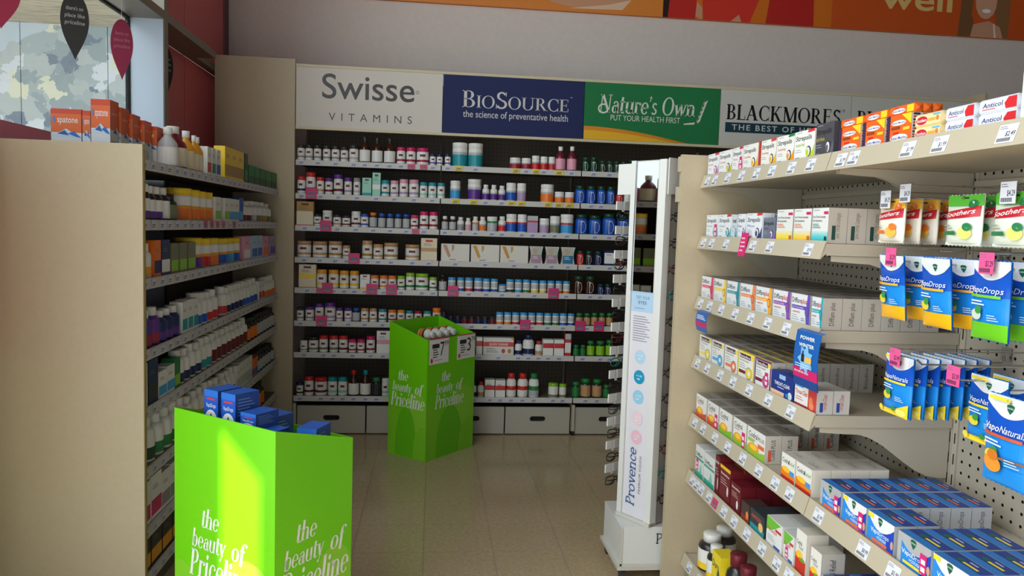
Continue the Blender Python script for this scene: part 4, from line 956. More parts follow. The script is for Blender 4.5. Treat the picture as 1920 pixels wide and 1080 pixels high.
# ------------------------------------------------------------------ pegboard gondola on the aisle's other side
XR, XP = 0.985, 1.372
RROW = [1.527, 1.306, 1.084, 0.864, 0.643, 0.426, 0.100]
YE0, YJN, YN0 = 2.715, 1.815, 0.915          # far end, bay joint, near end
RL = .046
def right_shelf(L, lipm=LIP):
    mb = MB(); mb.prism([(-.014, 0), (-.010, 0), (.004, RL), (0, RL + .001)], 'Y', .001, L - .001, lipm)
    mb.prism([(-.010, 0.002), (0.0, RL - .006), (.004, RL - .006), (.004, RL - .03)], 'Y', .001, L - .001, lipm)
    mb.box(.004, XP - XR - .006, .001, L - .001, RL - .036, RL - .006, BEIGE2)
    return mb.data('shelf')
shelf_r = right_shelf(.898)
def bracket_mesh():
    D = XP - XR; pts = [(.02, 0), (D - .008, 0), (D - .008, -.135)]
    for i in range(9):
        t = i / 8; x = D - .03 - (D - .12) * t; pts.append((x, -.135 + .117 * (.5 - .5 * math.cos(math.pi * min(1, t * 1.08)))))
    pts.append((.02, -.014))
    mb = MB(); n = len(pts)
    mb.mesh_([(x, 0, z) for x, z in pts] + [(x, .003, z) for x, z in pts], [tuple(range(n)), tuple(range(n, 2 * n))[::-1]] + [(i, (i + 1) % n, n + (i + 1) % n, n + i) for i in range(n)], BEIGE2)
    return mb.data('bracket')
brk = bracket_mesh()
peg_r = pegboard(.862, 1.50, .0295, .0042, PEGM)
RB = {}
def right_bay(y0, rows, label, key):
    u = empty('gondola_bay', (XR, y0, 0), label=label, cat='shelving')
    o = link('peg_panel', peg_r, u); o.location = (XP - XR, .881, .06); o.rotation_euler = (0, 0, -math.pi / 2)
    for r in rows:
        s = link('shelf', shelf_r, u); s.location = (0, 0, RROW[r]); RB[key, r] = s
        if r < 6:
            for yy in (.0058, .8912):
                b = link('bracket', brk, s); b.location = (0, yy, RL - .037)
    for ya in (.0005, .8815):
        mb = MB(); mb.box(XP - XR - .004, XP - XR + .03, ya, ya + .018, 0, 1.60, BEIGE2)
        for k in range(26):
            z = .12 + k * .055; mb.box(XP - XR - .0046, XP - XR - .0039, ya + .007, ya + .0105, z, z + .028, DARK)
        mb.obj('upright', u)
    mb = MB(); mb.box(XP - XR - .014, XP - XR + .03, .0190, .881, 1.50, 1.515, BEIGE2); mb.obj('top_rail', u)
    mb = MB(); mb.box(.004, XP - XR, .006, .894, 0, .098, mat((150, 140, 124), .6)); mb.obj('plinth', u)
    mb = MB(); mb.box(XP - XR + .034, XP - XR + .044, .0005, .8995, 0, 1.60, BEIGE2); mb.obj('rear_panel', u)
    return u
bayA = right_bay(YJN, range(7), 'beige pegboard gondola bay with lozenge cartons beside the end panel', 'A')
bayB = right_bay(YN0, (0, 4, 5, 6), 'beige pegboard gondola bay with hanging bags on wire hooks', 'B')
mb = MB(); mb.box(.902, 1.80, YE0 + .003, YE0 + .027, 0, 1.648, BEIGE)
mb.box(.892, .9015, YE0 + .008, YE0 + .022, 1.585, 1.640, LIP); mb.box(.888, .9015, YE0 + .008, YE0 + .022, 1.475, 1.53, LIP)
tag(mb.obj('end_panel'), 'tall beige end panel of the pegboard gondola beside the eyewear stand', 'panel')

def rot_r(): return -math.pi / 2          # front faces -X
def put_r(k, yc, z, label, dx=0.0, sc=(1, 1, 1), rz=0.0):
    return put(k, (XR + .0085 + dx, yc, z), -math.pi / 2 + rz, label, sc)
def rz_(r): return RROW[r] + RL - .0052
def span(x0, x1, r, dx=.006):
    X = XR + dx; z = rz_(r) + .02; a, b = Yat(x0, X, z), Yat(x1, X, z); return (a + b) / 2, a - b
def carton_row(r, x0, x1, h, d, key, body, design, desc, deep=1, side=None, top=None, lab=None, limit=.350, dx0=0.0):
    yc, w = span(x0, x1, r); w -= .0015
    yb_ = YJN if yc > YJN else YN0
    if r < 6:
        lo_, hi_ = max(yc - w / 2, yb_ + .0105), min(yc + w / 2, yb_ + .889); yc, w = (lo_ + hi_) / 2, hi_ - lo_
    k = box_kind(key, w, h, d, body, design, desc, side=side, top=top)
    n = 0
    for i in range(deep):
        dx = dx0 + i * (d + .0015)
        if dx + d > limit: break
        put_r(k, yc, rz_(r), desc if i == 0 else '%s, queued behind the front one' % (lab or desc), dx=dx)
        n += 1
    return k
# --- designs
INK = (44, 48, 60)
def strepsils(bgc, acc, acc2, sub, tagc=None, dark=False, sale=False):
    def fn(p, w, h):
        p.rect(-w / 2, w / 2, 0, h, bgc); ink = (34, 34, 40) if dark else INK
        p.poly([(w * .5, h * .0), (w * .5, h * .5), (w * .40, h * .30), (w * .12, 0)], acc)
        p.lines(-w * .42, h * .93, w * .4, 1, .01, h * .02, (150, 160, 170))
        p.word(sans('Strepsils', .012, .12), -w * .46, h * .68, h * .16, ink, width=w * .82)
        p.word(sans(sub, .004), -w * .44, h * .48, h * .09, acc2, width=w * .45)
        p.lines(-w * .44, h * .36, w * .36, 2, h * .07, h * .018, (150, 160, 180)); p.lines(-w * .44, h * .1, w * .3, 1, h * .07, h * .022, (120, 130, 160))
        p.ell(w * .22, h * .28, w * .13, h * .18, (60, 60, 76)); p.ell(w * .20, h * .27, w * .10, h * .15, (232, 232, 230)); p.ell(w * .17, h * .24, w * .07, h * .11, acc)
        if tagc: p.poly([(w * .16, h * .90), (w * .5, h * .92), (w * .5, h), (w * .2, h)], tagc)
        if sale: sale_strip(p, w * .22, w * .44, h * .05, h * .6)
    return fn
def sale_strip(p, x0, x1, y0, y1):
    p.rect(x0, x1, y0, y1, (214, 40, 120)); hh = (y1 - y0)
    for t in (.12, .5): p.rect(x0 + (x1 - x0) * .2, x0 + (x1 - x0) * .8, y0 + hh * t, y0 + hh * (t + .24), (236, 232, 236))
def lozenge(bgc, sub):
    def fn(p, w, h):
        p.rect(-w / 2, w / 2, 0, h, (226, 226, 222))
        for i in range(6): p.rect(-w / 2, w / 2, h * .055 * i, h * .055 * (i + 1), tuple(int(c + (226 - c) * (i / 6) ** 1.5) for c in bgc))
        p.lines(-w * .42, h * .93, w * .5, 1, .01, h * .018, (150, 150, 154)); p.rect(w * .22, w * .48, h * .82, h * .90, (208, 30, 110))
        p.word(sans('Sore Throat Lozenges', .004), -w * .44, h * .72, h * .062, INK, width=w * .78); p.word(sans('Plus Anaesthetic', .004), -w * .44, h * .61, h * .062, INK, width=w * .58)
        p.lines(-w * .44, h * .53, w * .5, 3, h * .05, h * .018, sub); p.rect(w * .32, w * .46, h * .05, h * .19, (200, 110, 40) if bgc[0] > 200 else (20, 70, 60))
    return fn
def difflam(col, plus, cap=None):
    def fn(p, w, h):
        p.rect(-w / 2, w / 2, 0, h, (224, 226, 228)); p.poly([(w * .5, 0), (w * .5, h), (w * .36, h), (w * .28, h * .4), (w * .34, 0)], col)
        if plus: p.word(sans('Difflam', .008), -w * .46, h * .70, h * .17, (40, 40, 50), width=w * .50); p.word(sans('plus', .012), w * .05, h * .70, h * .17, (206, 40, 60), width=w * .28)
        else: p.word(sans('Difflam', .010), -w * .46, h * .70, h * .17, (40, 40, 50), width=w * .62)
        p.rect(-w * .46, w * .36, h * .50, h * .62, col); p.word(sans('Sore Throat Lozenges', .004), -w * .43, h * .535, h * .05, (236, 236, 236), width=w * .6)
        p.word(sans('+ ANAESTHETIC', .01), -w * .44, h * .37, h * .055, (214, 60, 60), width=w * .45) if plus else None
        p.lines(-w * .44, h * .28, w * .4, 3, h * .07, h * .018, (150, 156, 166)); p.ell(w * .36, h * .46, w * .10, h * .16, (90, 90, 130)); p.ell(w * .36, h * .46, w * .08, h * .13, col)
        p.lines(w * .08, h * .2, w * .24, 2, h * .06, h * .02, (60, 90, 120))
    return fn
def side_text(word, bgc, col, extra=None):
    def fn(p, d, h):
        p.rect(0, d, 0, h, bgc); p.word(sans(word, .006), d * .62, h * .14, d * .26, col, width=h * .72, rot=math.pi / 2)
        if extra: p.rect(d * .2, d * .4, h * .1, h * .5, extra)
    return fn
def top_text(word, bgc, col, strip=None):
    def fn(p, w, d):
        p.rect(-w / 2, w / 2, 0, d, bgc); p.word(sans(word, .008), 0, d * .4, d * .3, col, width=w * .6, align='c')
        if strip: p.rect(-w / 2, w / 2, 0, d * .22, strip)
    return fn
def betadine(col, frame=None, sale=False):
    def fn(p, w, h):
        p.rect(-w / 2, w / 2, 0, h, frame or (230, 230, 226)); p.rect(-w * .44, w * (.5 if not frame else .44), h * (0 if not frame else .04), h * .94, (230, 230, 228)) if frame else None
        p.rect(-w * .42, w * .30, h * .76, h * .93, (70, 28, 40)); p.word(sans('Betadine', .010), -w * .40, h * .785, h * .11, (234, 230, 226), width=w * .66)
        p.rect(w * .32, w * .48, h * .78, h * .93, (246, 214, 60)); p.word(sans('SORE THROAT LOZENGES', .004), -w * .42, h * .66, h * .045, (90, 90, 100), width=w * .6)
        p.lines(-w * .42, h * .56, w * .45, 3, h * .08, h * .02, (140, 146, 156)); p.rect(-w * .42, 0, h * .2, h * .32, col if not frame else (120, 30, 44))
        p.ring(w * .22, h * .28, w * .2, h * .22, w * .1, col); p.ring(w * .22, h * .28, w * .2, h * .22, w * .02, (120, 120, 120))
        if sale: sale_strip(p, w * .16, w * .36, h * .12, h * .6)
    return fn
def throat_clear(p, w, h):
    p.rect(-w / 2, w / 2, 0, h, (28, 52, 130)); p.rect(-w / 2, w * .1, 0, h * .22, (236, 190, 160)); p.rect(-w * .14, w * .14, h * .74, h * .92, (150, 190, 230))
    p.word(sans('THROAT-CLEAR', .016), 0, h * .46, h * .14, (236, 238, 244), width=w * .68, align='c'); p.lines(-w * .2, h * .36, w * .4, 1, .01, h * .04, (170, 190, 230)); p.ell(w * .36, h * .2, w * .09, h * .16, (206, 214, 226)); p.rect(w * .18, w * .3, h * .1, h * .25, (40, 130, 200))
def throat_clear2(p, w, h):
    p.rect(-w / 2, w / 2, 0, h, (228, 228, 226)); p.rect(w * .12, w / 2, 0, h, (206, 70, 66)); p.rect(-w * .48, -w * .1, h * .86, h * .97, (80, 150, 210)); p.word(sans('Throat-Clear', .012), -w * .46, h * .56, h * .2, (206, 60, 56), width=w * .56); p.lines(-w * .44, h * .42, w * .4, 2, h * .1, h * .03, (200, 90, 90))
    p.rect(-w / 2, w * .12, 0, h * .15, (170, 34, 50)); p.ell(w * .26, h * .46, w * .09, h * .17, (226, 130, 80)); p.ell(w * .30, h * .25, w * .11, h * .16, (232, 140, 90))
def codral(col, sale=False, plus=False):
    def fn(p, w, h):
        p.rect(-w / 2, w / 2, 0, h, (228, 228, 224)); p.word(sans('Codral', .012), -w * .42, h * .68, h * .19, (34, 36, 44), width=w * (.6 if not plus else .5))
        if plus: p.word(sans('PLUS', .006), w * .12, h * .68, h * .13, (34, 36, 44), width=w * .32)
        p.lines(-w * .40, h * .60, w * .5, 1, h * .07, h * .025, (206, 70, 70))
        p.poly([(-w * .5, h * .30), (-w * .2, h * .42), (w * .2, h * .26), (w * .5, h * .34), (w * .5, 0), (-w * .5, 0)], col)
        p.ell(-w * .12, h * .34, w * .3, h * .14, (246, 160, 40)); p.ell(-w * .12, h * .35, w * .2, h * .09, (252, 206, 60))
        if plus: p.rect(-w * .45, -w * .1, h * .5, h * .62, (150, 200, 90)); p.rect(w * .12, w * .46, h * .42, h * .56, (226, 110, 60))
        if sale: sale_strip(p, w * .18, w * .42, h * .06, h * .62)
    return fn
def relief(tall=False, foot=(200, 50, 36)):
    def fn(p, w, h):
        p.rect(-w / 2, w / 2, 0, h, (232, 230, 224)); k = .5 if tall else 1
        p.word(sans('Codral', .012), -w * .44, h * .66, h * .17 * (1 if not tall else .6), (34, 36, 44), width=w * .52); p.word(sans('Relief', -.002), w * .04 if not tall else -w * .2, h * (.66 if not tall else .56), h * .15 * (1 if not tall else .6), (90, 140, 60), width=w * .42)
        p.poly([(-w * .5, h * .42), (-w * .1, h * .52), (w * .5, h * .30), (w * .5, 0), (-w * .5, 0)], (236, 130, 30)); p.ell(-w * .12, h * .42, w * .3, h * .1, (252, 200, 50)); p.rect(-w / 2, w / 2, 0, h * (.16 if not tall else .34), foot)
        p.rect(w * .14, w * .46, h * .28, h * .46, (70, 150, 210)) if not tall else p.rect(-w * .1, w * .4, h * .3, h * .38, (110, 160, 50))
    return fn
VG = (24, 96, 70)
def vicks_shield(p, cx, cy, w, h):
    p.poly([(cx - w, cy + h * .7), (cx - w * .5, cy + h), (cx + w * .5, cy + h), (cx + w, cy + h * .7), (cx + w * .7, cy - h * .2), (cx, cy - h), (cx - w * .7, cy - h * .2)], VG)
    p.word(sans('VICKS', .016), cx, cy + h * .12, h * .3, (226, 236, 230), width=w * 1.5, align='c')
def vapo_box(foot, bandc, grey=False, sale=False, new=False):
    def fn(p, w, h):
        p.rect(-w / 2, w / 2, 0, h, (28, 70, 190)); p.poly([(-w * .5, 0), (-w * .5, h), (w * .0, h * .55), (w * .25, h * .2), (w * .2, 0)], (40, 140, 226)); n = 8
        arc = [(-w * .5 + w * i / n, h * (.52 + .42 * (2 * i / n - 1) ** 2 * (1 if i < n / 2 else .75))) for i in range(n + 1)]
        for a, b in zip(arc[:-1], arc[1:]): p.items.append(([[a, b, (b[0], h), (a[0], h)]], (176, 178, 180) if grey else (232, 234, 236), p.k + 1, .4))
        p.k += 1
        if grey: p.rect(-w / 2, -w * .38, 0, h, (176, 178, 180))
        vicks_shield(p, -w * .02, h * .82, w * .09, h * .15)
        p.word(sans('Vapo', .012), -w * .36, h * .40, h * .15, (236, 240, 246), width=w * .32); p.word(sans('Drops', 0), -w * .03, h * .40, h * .15, (236, 240, 246), width=w * .36); p.word(sans('+COUGH', .012), -w * .12, h * .26, h * .09, (236, 240, 246), width=w * .36)
        p.rect(-w * .3, w * .28, h * .12, h * .21, bandc)
        if foot: p.rect(-w / 2, w / 2, 0, h * .09, foot)
        if new: p.rect(-w * .48, -w * .28, h * .84, h * .98, (246, 224, 40))
        if sale: sale_strip(p, w * .2, w * .40, h * .14, h * .74)
        p.ell(w * .46, h * .35, w * .05, h * .14, (200, 160, 140))
    return fn
def vapo_top(stripc):
    def fn(p, w, d):
        p.rect(-w / 2, w / 2, 0, d, (26, 60, 140)); p.rect(-w / 2, w / 2, 0, d * .4, (40, 120, 196)); p.ell(-w * .15, d * .62, w * .1, d * .14, VG); p.rect(-w * .05, w * .35, d * .5, d * .62, stripc); p.lines(-.02 * w, d * .76, w * .3, 1, .01, d * .08, (190, 200, 220))
    return fn
GS = (176, 170, 160)
# shelf 1
S1 = [(1326, 1346, (232, 234, 234), (214, 130, 190), (226, 110, 140), 'Kids', (220, 50, 60), 0), (1347, 1371, (234, 234, 232), (206, 190, 40), (226, 120, 110), 'Orange', None, 0), (1372, 1391, (232, 232, 230), (226, 130, 160), (226, 110, 140), 'Throat', (220, 50, 60), 1),
      (1392, 1419, (234, 232, 224), (240, 176, 30), (226, 130, 60), 'Soothing', None, 0), (1425, 1453, (234, 232, 224), (240, 176, 30), (226, 130, 60), 'Soothing', (220, 50, 60), 0), (1455, 1487, (234, 232, 226), (236, 150, 30), (226, 130, 60), 'Soothing', (30, 130, 70), 0), (1488, 1525, (236, 236, 228), (190, 210, 40), (150, 190, 30), 'SUGAR FREE', (220, 50, 60), 0)]
nm1 = ['pink and white lozenge carton at the gondola end panel', 'white lozenge carton with orange and olive swirl', 'white lozenge carton with pink swirl and pink sale strip', 'white lozenge carton with golden corner beside a red carton edge', 'white lozenge carton with golden corner and red top tab', 'white lozenge carton with golden corner and green top tab', 'white lozenge carton with lime corner, sugar free']
for i, (x0, x1, bgc, a1, a2, sub, tg, sale) in enumerate(S1):
    carton_row(0, x0, x1, .080, .030, 's1_%d' % i, bgc, strepsils(bgc, a1, a2, sub, tg, False, sale), nm1[i] + ', top shelf', deep=5 if i in (0, 1, 3, 5) else 2, lab=nm1[i])
carton_row(0, 1420, 1424, .082, .10, 's1red', (190, 60, 44), lambda p, w, h: p.rect(-w / 2, w / 2, 0, h, (190, 60, 44)), 'narrow red carton edge squeezed between golden lozenge cartons')
carton_row(0, 1527, 1566, .086, .030, 's1dark', (74, 72, 78), strepsils((74, 72, 78), (96, 96, 104), (206, 190, 60), 'EXTRA', None, True), 'dark grey lozenge carton with gold and silver swirl, top shelf', deep=3, lab='dark grey lozenge carton')
def plaid(p, d, h):
    p.rect(0, d, 0, h, (206, 206, 204))
    for i in range(8):
        for j in range(10):
            p.items.append(([[(d * (i + .15) / 8, h * (j + .15) / 10), (d * (i + .85) / 8, h * (j + .15) / 10), (d * (i + .85) / 8, h * (j + .85) / 10), (d * (i + .15) / 8, h * (j + .85) / 10)]], (44, 36, 60) if (i + j) % 2 else (206, 80, 40), 2, .5))
    p.k = 3
def bm_front(p, w, h):
    p.rect(-w / 2, w / 2, 0, h, (236, 100, 30)); p.rect(-w / 2, -w * .36, 0, h, (60, 40, 70)); p.poly([(w * .1, h), (w * .5, h), (w * .5, h * .62)], (250, 206, 40))
    p.ell(.03 * w, h * .2, w * .36, h * .13, (236, 236, 240)); p.word(sans('Butter-Menthol', .014), .03 * w, h * .155, h * .10, (40, 60, 130), width=w * .64, align='c'); p.rect(-w * .22, w * .02, h * .34, h * .41, (206, 40, 44))
    p.ell(.0, h * .72, w * .3, h * .09, (236, 236, 240)); p.word(sans('Butter-Menthol', .014), 0, h * .69, h * .07, (40, 60, 130), width=w * .52, align='c'); p.rect(-w * .3, w * .06, h * .5, h * .60, (150, 60, 24)); p.rect(w * .2, w * .46, h * .44, h * .54, (246, 200, 50))
def stick_kind(key, L, h, d, bgc, design, desc):
    def build():
        mb = MB(); m = mat(bgc, .35); b = .12
        sec = [(d * b, 0), (d * (1 - b), 0), (d, h * b), (d, h * (1 - b)), (d * (1 - b), h), (d * b, h), (0, h * (1 - b)), (0, h * b)]
        mb.prism(sec, 'X', -L / 2, L / 2, m)
        for s in (-1, 1):     # folded paper ends
            c = (s * (L / 2 + .004), d / 2, h / 2)
            for i in range(8):
                a, b2 = sec[i], sec[(i + 1) % 8]; mb.poly([(s * L / 2, a[0], a[1]), (s * L / 2, b2[0], b2[1]), c], m)
        pr = Print(); design(pr, L, h * .76); m2 = MB(); pr.into(m2, flat(0, 0, h * .12))
        return dict(name='lozenge_stick', base=mb.data('stick'), parts=[('print', m2.data('print'))], w=L, h=h, d=d, cat='lozenge stick', desc=desc)
    return kind(('st', key, round(L, 3)), build)
def bm_stick(p, w, h): p.rect(-w / 2, w / 2, 0, h, (236, 100, 30)); p.rect(w * .22, w / 2, 0, h, (250, 206, 40)); p.ell(-w * .12, h * .4, w * .28, h * .36, (236, 236, 240)); p.word(sans('Butter-Menthol', .014), -w * .12, h * .28, h * .3, (40, 60, 130), width=w * .5, align='c'); p.rect(-w * .3, -w * .1, h * .74, h * .9, (206, 40, 44))
for i, (x0, x1) in enumerate(((1570, 1611), (1615, 1656), (1660, 1706))):
    carton_row(0, x0, x1, .062, .17, 'bm%d' % i, (236, 100, 30), bm_front, 'orange lozenge display tray, %s on the top shelf' % ['beside the dark carton', 'between two like it', 'beside the stacked sticks'][i], side=plaid)
    yc, w = span(x0, x1, 0); k = stick_kind('bm', w - .003, .020, .020, (236, 100, 30), bm_stick, 'x')
    for j in range(3 if i == 2 else 1): put_r(k, yc, rz_(0) + .0625, 'orange and yellow lozenge stick lying on the %s orange tray' % ['first', 'middle', 'last'][i], dx=.004 + j * .022)
def sooth_stick(p, w, h): p.rect(-w / 2, w / 2, 0, h, (240, 216, 160)); p.ell(-w * .24, h * .48, w * .23, h * .44, (200, 32, 56)); p.word(sans('Soothers', .014), -w * .24, h * .32, h * .34, (240, 236, 236), width=w * .38, align='c'); p.rect(w * .02, w * .3, h * .3, h * .6, (236, 170, 70)); p.ell(w * .38, h * .5, w * .06, h * .26, (230, 130, 60)); p.rect(w * .2, w * .48, h * .82, h, (90, 180, 226))
def anticol(p, w, h): p.rect(-w / 2, w / 2, 0, h, (224, 230, 240)); p.poly([(w * .22, 0), (w * .5, 0), (w * .5, h), (w * .28, h), (w * .18, h * .5)], (206, 36, 44)); p.word(sans('Anticol', .012, .1), -w * .42, h * .36, h * .44, (34, 50, 120), width=w * .56); p.lines(-w * .42, h * .16, w * .5, 1, .01, h * .08, (206, 80, 90))
for x0, x1, dsn, bgc, nm in ((1709, 1762, sooth_stick, (240, 216, 160), 'cream lozenge stick with red logo'), (1766, 1824, anticol, (224, 230, 240), 'blue-white lozenge stick with red end, beside the cream sticks'), (1828, 1905, anticol, (224, 230, 240), 'blue-white lozenge stick with red end, beside the white carton')):
    yc, w = span(x0, x1, 0); k = stick_kind(nm[:12] + str(x0), w - .010, .026, .026, bgc, dsn, nm)
    for j in range(2): put_r(k, yc, rz_(0) + .0265 * j, nm + (', lower' if j == 0 else ', upper'), dx=.002)
carton_row(0, 1911, 1975, .11, .06, 'wcart', (226, 226, 224), lambda p, w, h: p.rect(-w / 2, w / 2, 0, h, (226, 226, 224)).ring(0, h * .3, w * .3, h * .2, w * .05, (206, 60, 60)), 'tall plain white carton next to the stacked lozenge sticks')
# shelf 2
for i, (x0, x1, h, bgc, a1, a2, sub, tg, sale) in enumerate(((1323, 1344, .082, (230, 234, 236), (120, 190, 206), (60, 150, 170), 'Cool', None, 1), (1346, 1369, .082, (230, 234, 236), (80, 180, 196), (60, 150, 170), 'Cool', (220, 50, 60), 0), (1371, 1380, .080, (206, 214, 220), (80, 180, 196), (60, 150, 170), 'Cool', None, 0), (1382, 1396, .082, (230, 232, 236), (80, 90, 170), (60, 110, 190), 'Blue', None, 0), (1398, 1427, .083, (230, 232, 236), (60, 70, 120), (60, 110, 190), 'Plus', (220, 50, 60), 0))):
    nm = ['ice blue lozenge carton with pink sale strip', 'ice blue lozenge carton with red top tab', 'narrow ice blue carton turned sideways', 'white lozenge carton with navy swirl, half covered', 'white lozenge carton with navy swirl and red tab'][i]
    carton_row(1, x0, x1, h, .03, 's2_%d' % i, bgc, strepsils(bgc, a1, a2, sub, tg, False, sale), nm + ', second shelf', deep=1 if i == 2 else 2, lab=nm)
carton_row(1, 1429, 1452, .068, .03, 's2dark', (110, 116, 130), strepsils((110, 116, 130), (130, 100, 180), (96, 60, 150), 'EXTRA', None, True), 'slate grey lozenge carton with violet bar, second shelf', deep=1)
carton_row(1, 1429, 1452, .084, .03, 's2dark2', (86, 92, 106), strepsils((86, 92, 106), (130, 170, 190), (96, 60, 150), 'EXTRA', None, True), 'taller slate carton behind the violet-barred one', dx0=.033)
for i, (x0, x1, c, sub) in enumerate(((1454, 1484, (246, 214, 40), (226, 120, 60)), (1486, 1518, (246, 200, 40), (226, 120, 60)), (1520, 1556, (40, 190, 196), (60, 130, 130)))):
    nm = ['white lozenge carton with lemon yellow foot', 'white lozenge carton with amber yellow foot', 'white lozenge carton with turquoise foot'][i]
    carton_row(1, x0, x1, .090, .050, 'loz%d' % i, (196, 190, 180), lozenge(c, sub), nm + ', second shelf', deep=6, side=side_text('Sore Throat Lozenges', (188, 180, 168), (120, 112, 104), (20, 70, 60) if i == 2 else None), lab=nm)
# shelf 3
DF = [(1314, 1335, (226, 60, 110), 0, 'rose'), (1337, 1359, (246, 206, 50), 0, 'yellow'), (1361, 1384, (40, 150, 160), 0, 'teal'), (1386, 1413, (240, 130, 70), 0, 'orange'), (1415, 1444, (246, 170, 40), 1, 'amber'), (1447, 1479, (140, 80, 170), 1, 'purple'), (1481, 1516, (100, 80, 180), 1, 'violet'), (1519, 1560, (40, 170, 180), 1, 'turquoise')]
for i, (x0, x1, c, pl, nm) in enumerate(DF):
    nm2 = 'white lozenge carton with %s band and edge' % nm
    carton_row(2, x0, x1, .082, .052, 'df%d' % i, (216, 214, 208), difflam(c, pl), nm2 + ', third shelf', deep=6, side=side_text('Difflam plus' if pl else 'Difflam', (188, 180, 168), (90, 80, 80)), top=top_text('Difflam', (132, 126, 118), (80, 76, 74), (150, 140, 140)), lab=nm2)
# shelf 4
for i, (x0, x1, c, fr, nm, sale) in enumerate(((1310, 1332, (240, 214, 80), None, 'pale yellow', 0), (1333, 1355, (70, 170, 226), None, 'sky blue', 0), (1357, 1381, (240, 120, 80), None, 'coral', 0), (1382, 1411, (240, 214, 60), (246, 222, 60), 'bright yellow framed', 0), (1413, 1443, (206, 60, 150), (110, 50, 120), 'purple framed', 1))):
    nm2 = 'white lozenge carton with %s ring' % nm
    carton_row(3, x0, x1, .086, .044, 'bt%d' % i, (226, 224, 220), betadine(c, fr, sale), nm2 + ', fourth shelf', deep=8, side=side_text('Betadine', (190, 184, 174), (110, 90, 90)), top=top_text('Betadine', (136, 128, 118), (84, 70, 70), (240, 210, 60) if fr else (160, 150, 140)), lab=nm2)
carton_row(3, 1444, 1486, .070, .05, 'tc1', (28, 52, 130), throat_clear, 'navy throat lozenge carton with peach foot, fourth shelf', deep=1, lab='navy throat lozenge carton', dx0=.0)
carton_row(3, 1488, 1537, .062, .044, 'tc2', (220, 218, 214), throat_clear2, 'white and red throat lozenge carton, fourth shelf', deep=2, side=side_text('Throat-Clear', (206, 202, 196), (190, 60, 60), (40, 70, 150)), lab='white and red throat lozenge carton', dx0=.0)
# shelf 5
for i, (x0, x1, c, pl, sale, dp, nm) in enumerate(((1304, 1323, (206, 80, 50), 0, 0, 7, 'red brown wave'), (1325, 1345, (214, 84, 56), 0, 1, 5, 'red wave and pink sale strip'), (1347, 1370, (130, 190, 50), 0, 0, 6, 'green wave'), (1373, 1397, (140, 190, 50), 0, 1, 6, 'green wave and pink sale strip'), (1399, 1432, (150, 190, 60), 1, 0, 2, 'orange bubbles and twin labels'))):
    nm2 = 'white cold tablet carton with %s' % nm
    carton_row(4, x0, x1, .086, .050, 'cd%d' % i, (214, 210, 204), codral(c, sale, pl), nm2 + ', fifth shelf', deep=dp, side=side_text('Codral PLUS' if pl else 'Codral', (196, 190, 180), (40, 40, 44), (214, 90, 60)), top=top_text('Codral', (150, 144, 136), (100, 96, 92)), lab=nm2)
for i, (x0, x1) in enumerate(((1463, 1488), (1490, 1524))):
    nm2 = 'cream cold relief carton with orange flame, ' + ['beside the empty gap', 'beside the blue cartons'][i]
    carton_row(4, x0, x1, .074, .052, 'cr%d' % i, (226, 220, 208), relief(foot=(196, 44, 34)), nm2, deep=4, lab=nm2, top=top_text('Codral', (206, 200, 190), (150, 144, 136)))
VB = [(1536, 1574, 1, (236, 110, 60), (236, 130, 50), 1, 0, 6, 'grey-topped, orange-footed, beside the cream relief cartons'), (1577, 1621, 0, (236, 110, 60), (236, 120, 40), 1, 1, 7, 'orange-footed with yellow flash and sale strip'), (1624, 1673, 0, (236, 110, 60), (236, 120, 40), 0, 1, 2, 'orange-footed with yellow flash, no strip'), (1680, 1742, 1, (246, 220, 50), None, 1, 0, 4, 'grey-topped with yellow bar'), (1745, 1813, 0, (246, 220, 50), None, 1, 1, 6, 'yellow flash and sale strip'), (1817, 1890, 0, (246, 220, 50), None, 0, 1, 6, 'yellow flash, nearest the frame edge')]
for i, (x0, x1, gr, bc, ft, sale, new, dp, nm) in enumerate(VB):
    carton_row(4, x0, x1, .068, .050, 'vb%d' % i, (190, 194, 200), vapo_box(ft, bc, gr, sale, new), 'blue cough drop carton, ' + nm.replace(', nearest the frame edge', ' and white arch'), deep=dp, side=side_text('VapoDrops', (190, 194, 200), (90, 100, 120)), top=vapo_top(bc), lab='blue cough drop carton of the %s row' % ['grey-topped orange-footed', 'strip-marked orange-footed', 'plain orange-footed', 'grey-topped yellow-barred', 'strip-marked yellow-flash', 'plain yellow-flash'][i])
# shelf 6
def spray(p, w, h): p.rect(-w / 2, w / 2, 0, h, (110, 24, 34)); p.rect(-w / 2, w / 2, h * .9, h, (240, 190, 40)); p.word(sans('Betadine', .012), 0, h * .74, h * .07, (232, 222, 218), width=w * .8, align='c'); p.lines(-w * .4, h * .62, w * .7, 3, h * .07, h * .02, (200, 170, 170)); p.ell(w * .3, h * .35, w * .08, h * .14, (226, 222, 222))
def sprayn(p, w, h): p.rect(-w / 2, w / 2, 0, h, (104, 22, 32)); p.word(sans('Betadine', .012), 0, h * .8, h * .08, (232, 222, 218), width=w * .8, align='c'); p.lines(-w * .4, h * .66, w * .7, 3, h * .07, h * .02, (200, 170, 170)); p.ell(w * .2, h * .3, w * .1, h * .16, (226, 222, 222))
dff = lambda sale: (lambda p, w, h: (p.rect(-w / 2, w / 2, 0, h, (222, 224, 222)), p.rect(-w / 2, w / 2, 0, h * .18, (50, 160, 140)), p.rect(-w / 2, w / 2, h * .56, h * .63, (50, 160, 140)), p.word(sans('Difflam', .012), -w * .42, h * .68, h * .11, (40, 40, 50), width=w * .74), p.poly([(0, h * .18), (w * .36, h * .18), (w * .2, h * .5)], (120, 200, 180)), sale_strip(p, -w * .4, -w * .12, h * .2, h * .56) if sale else None))
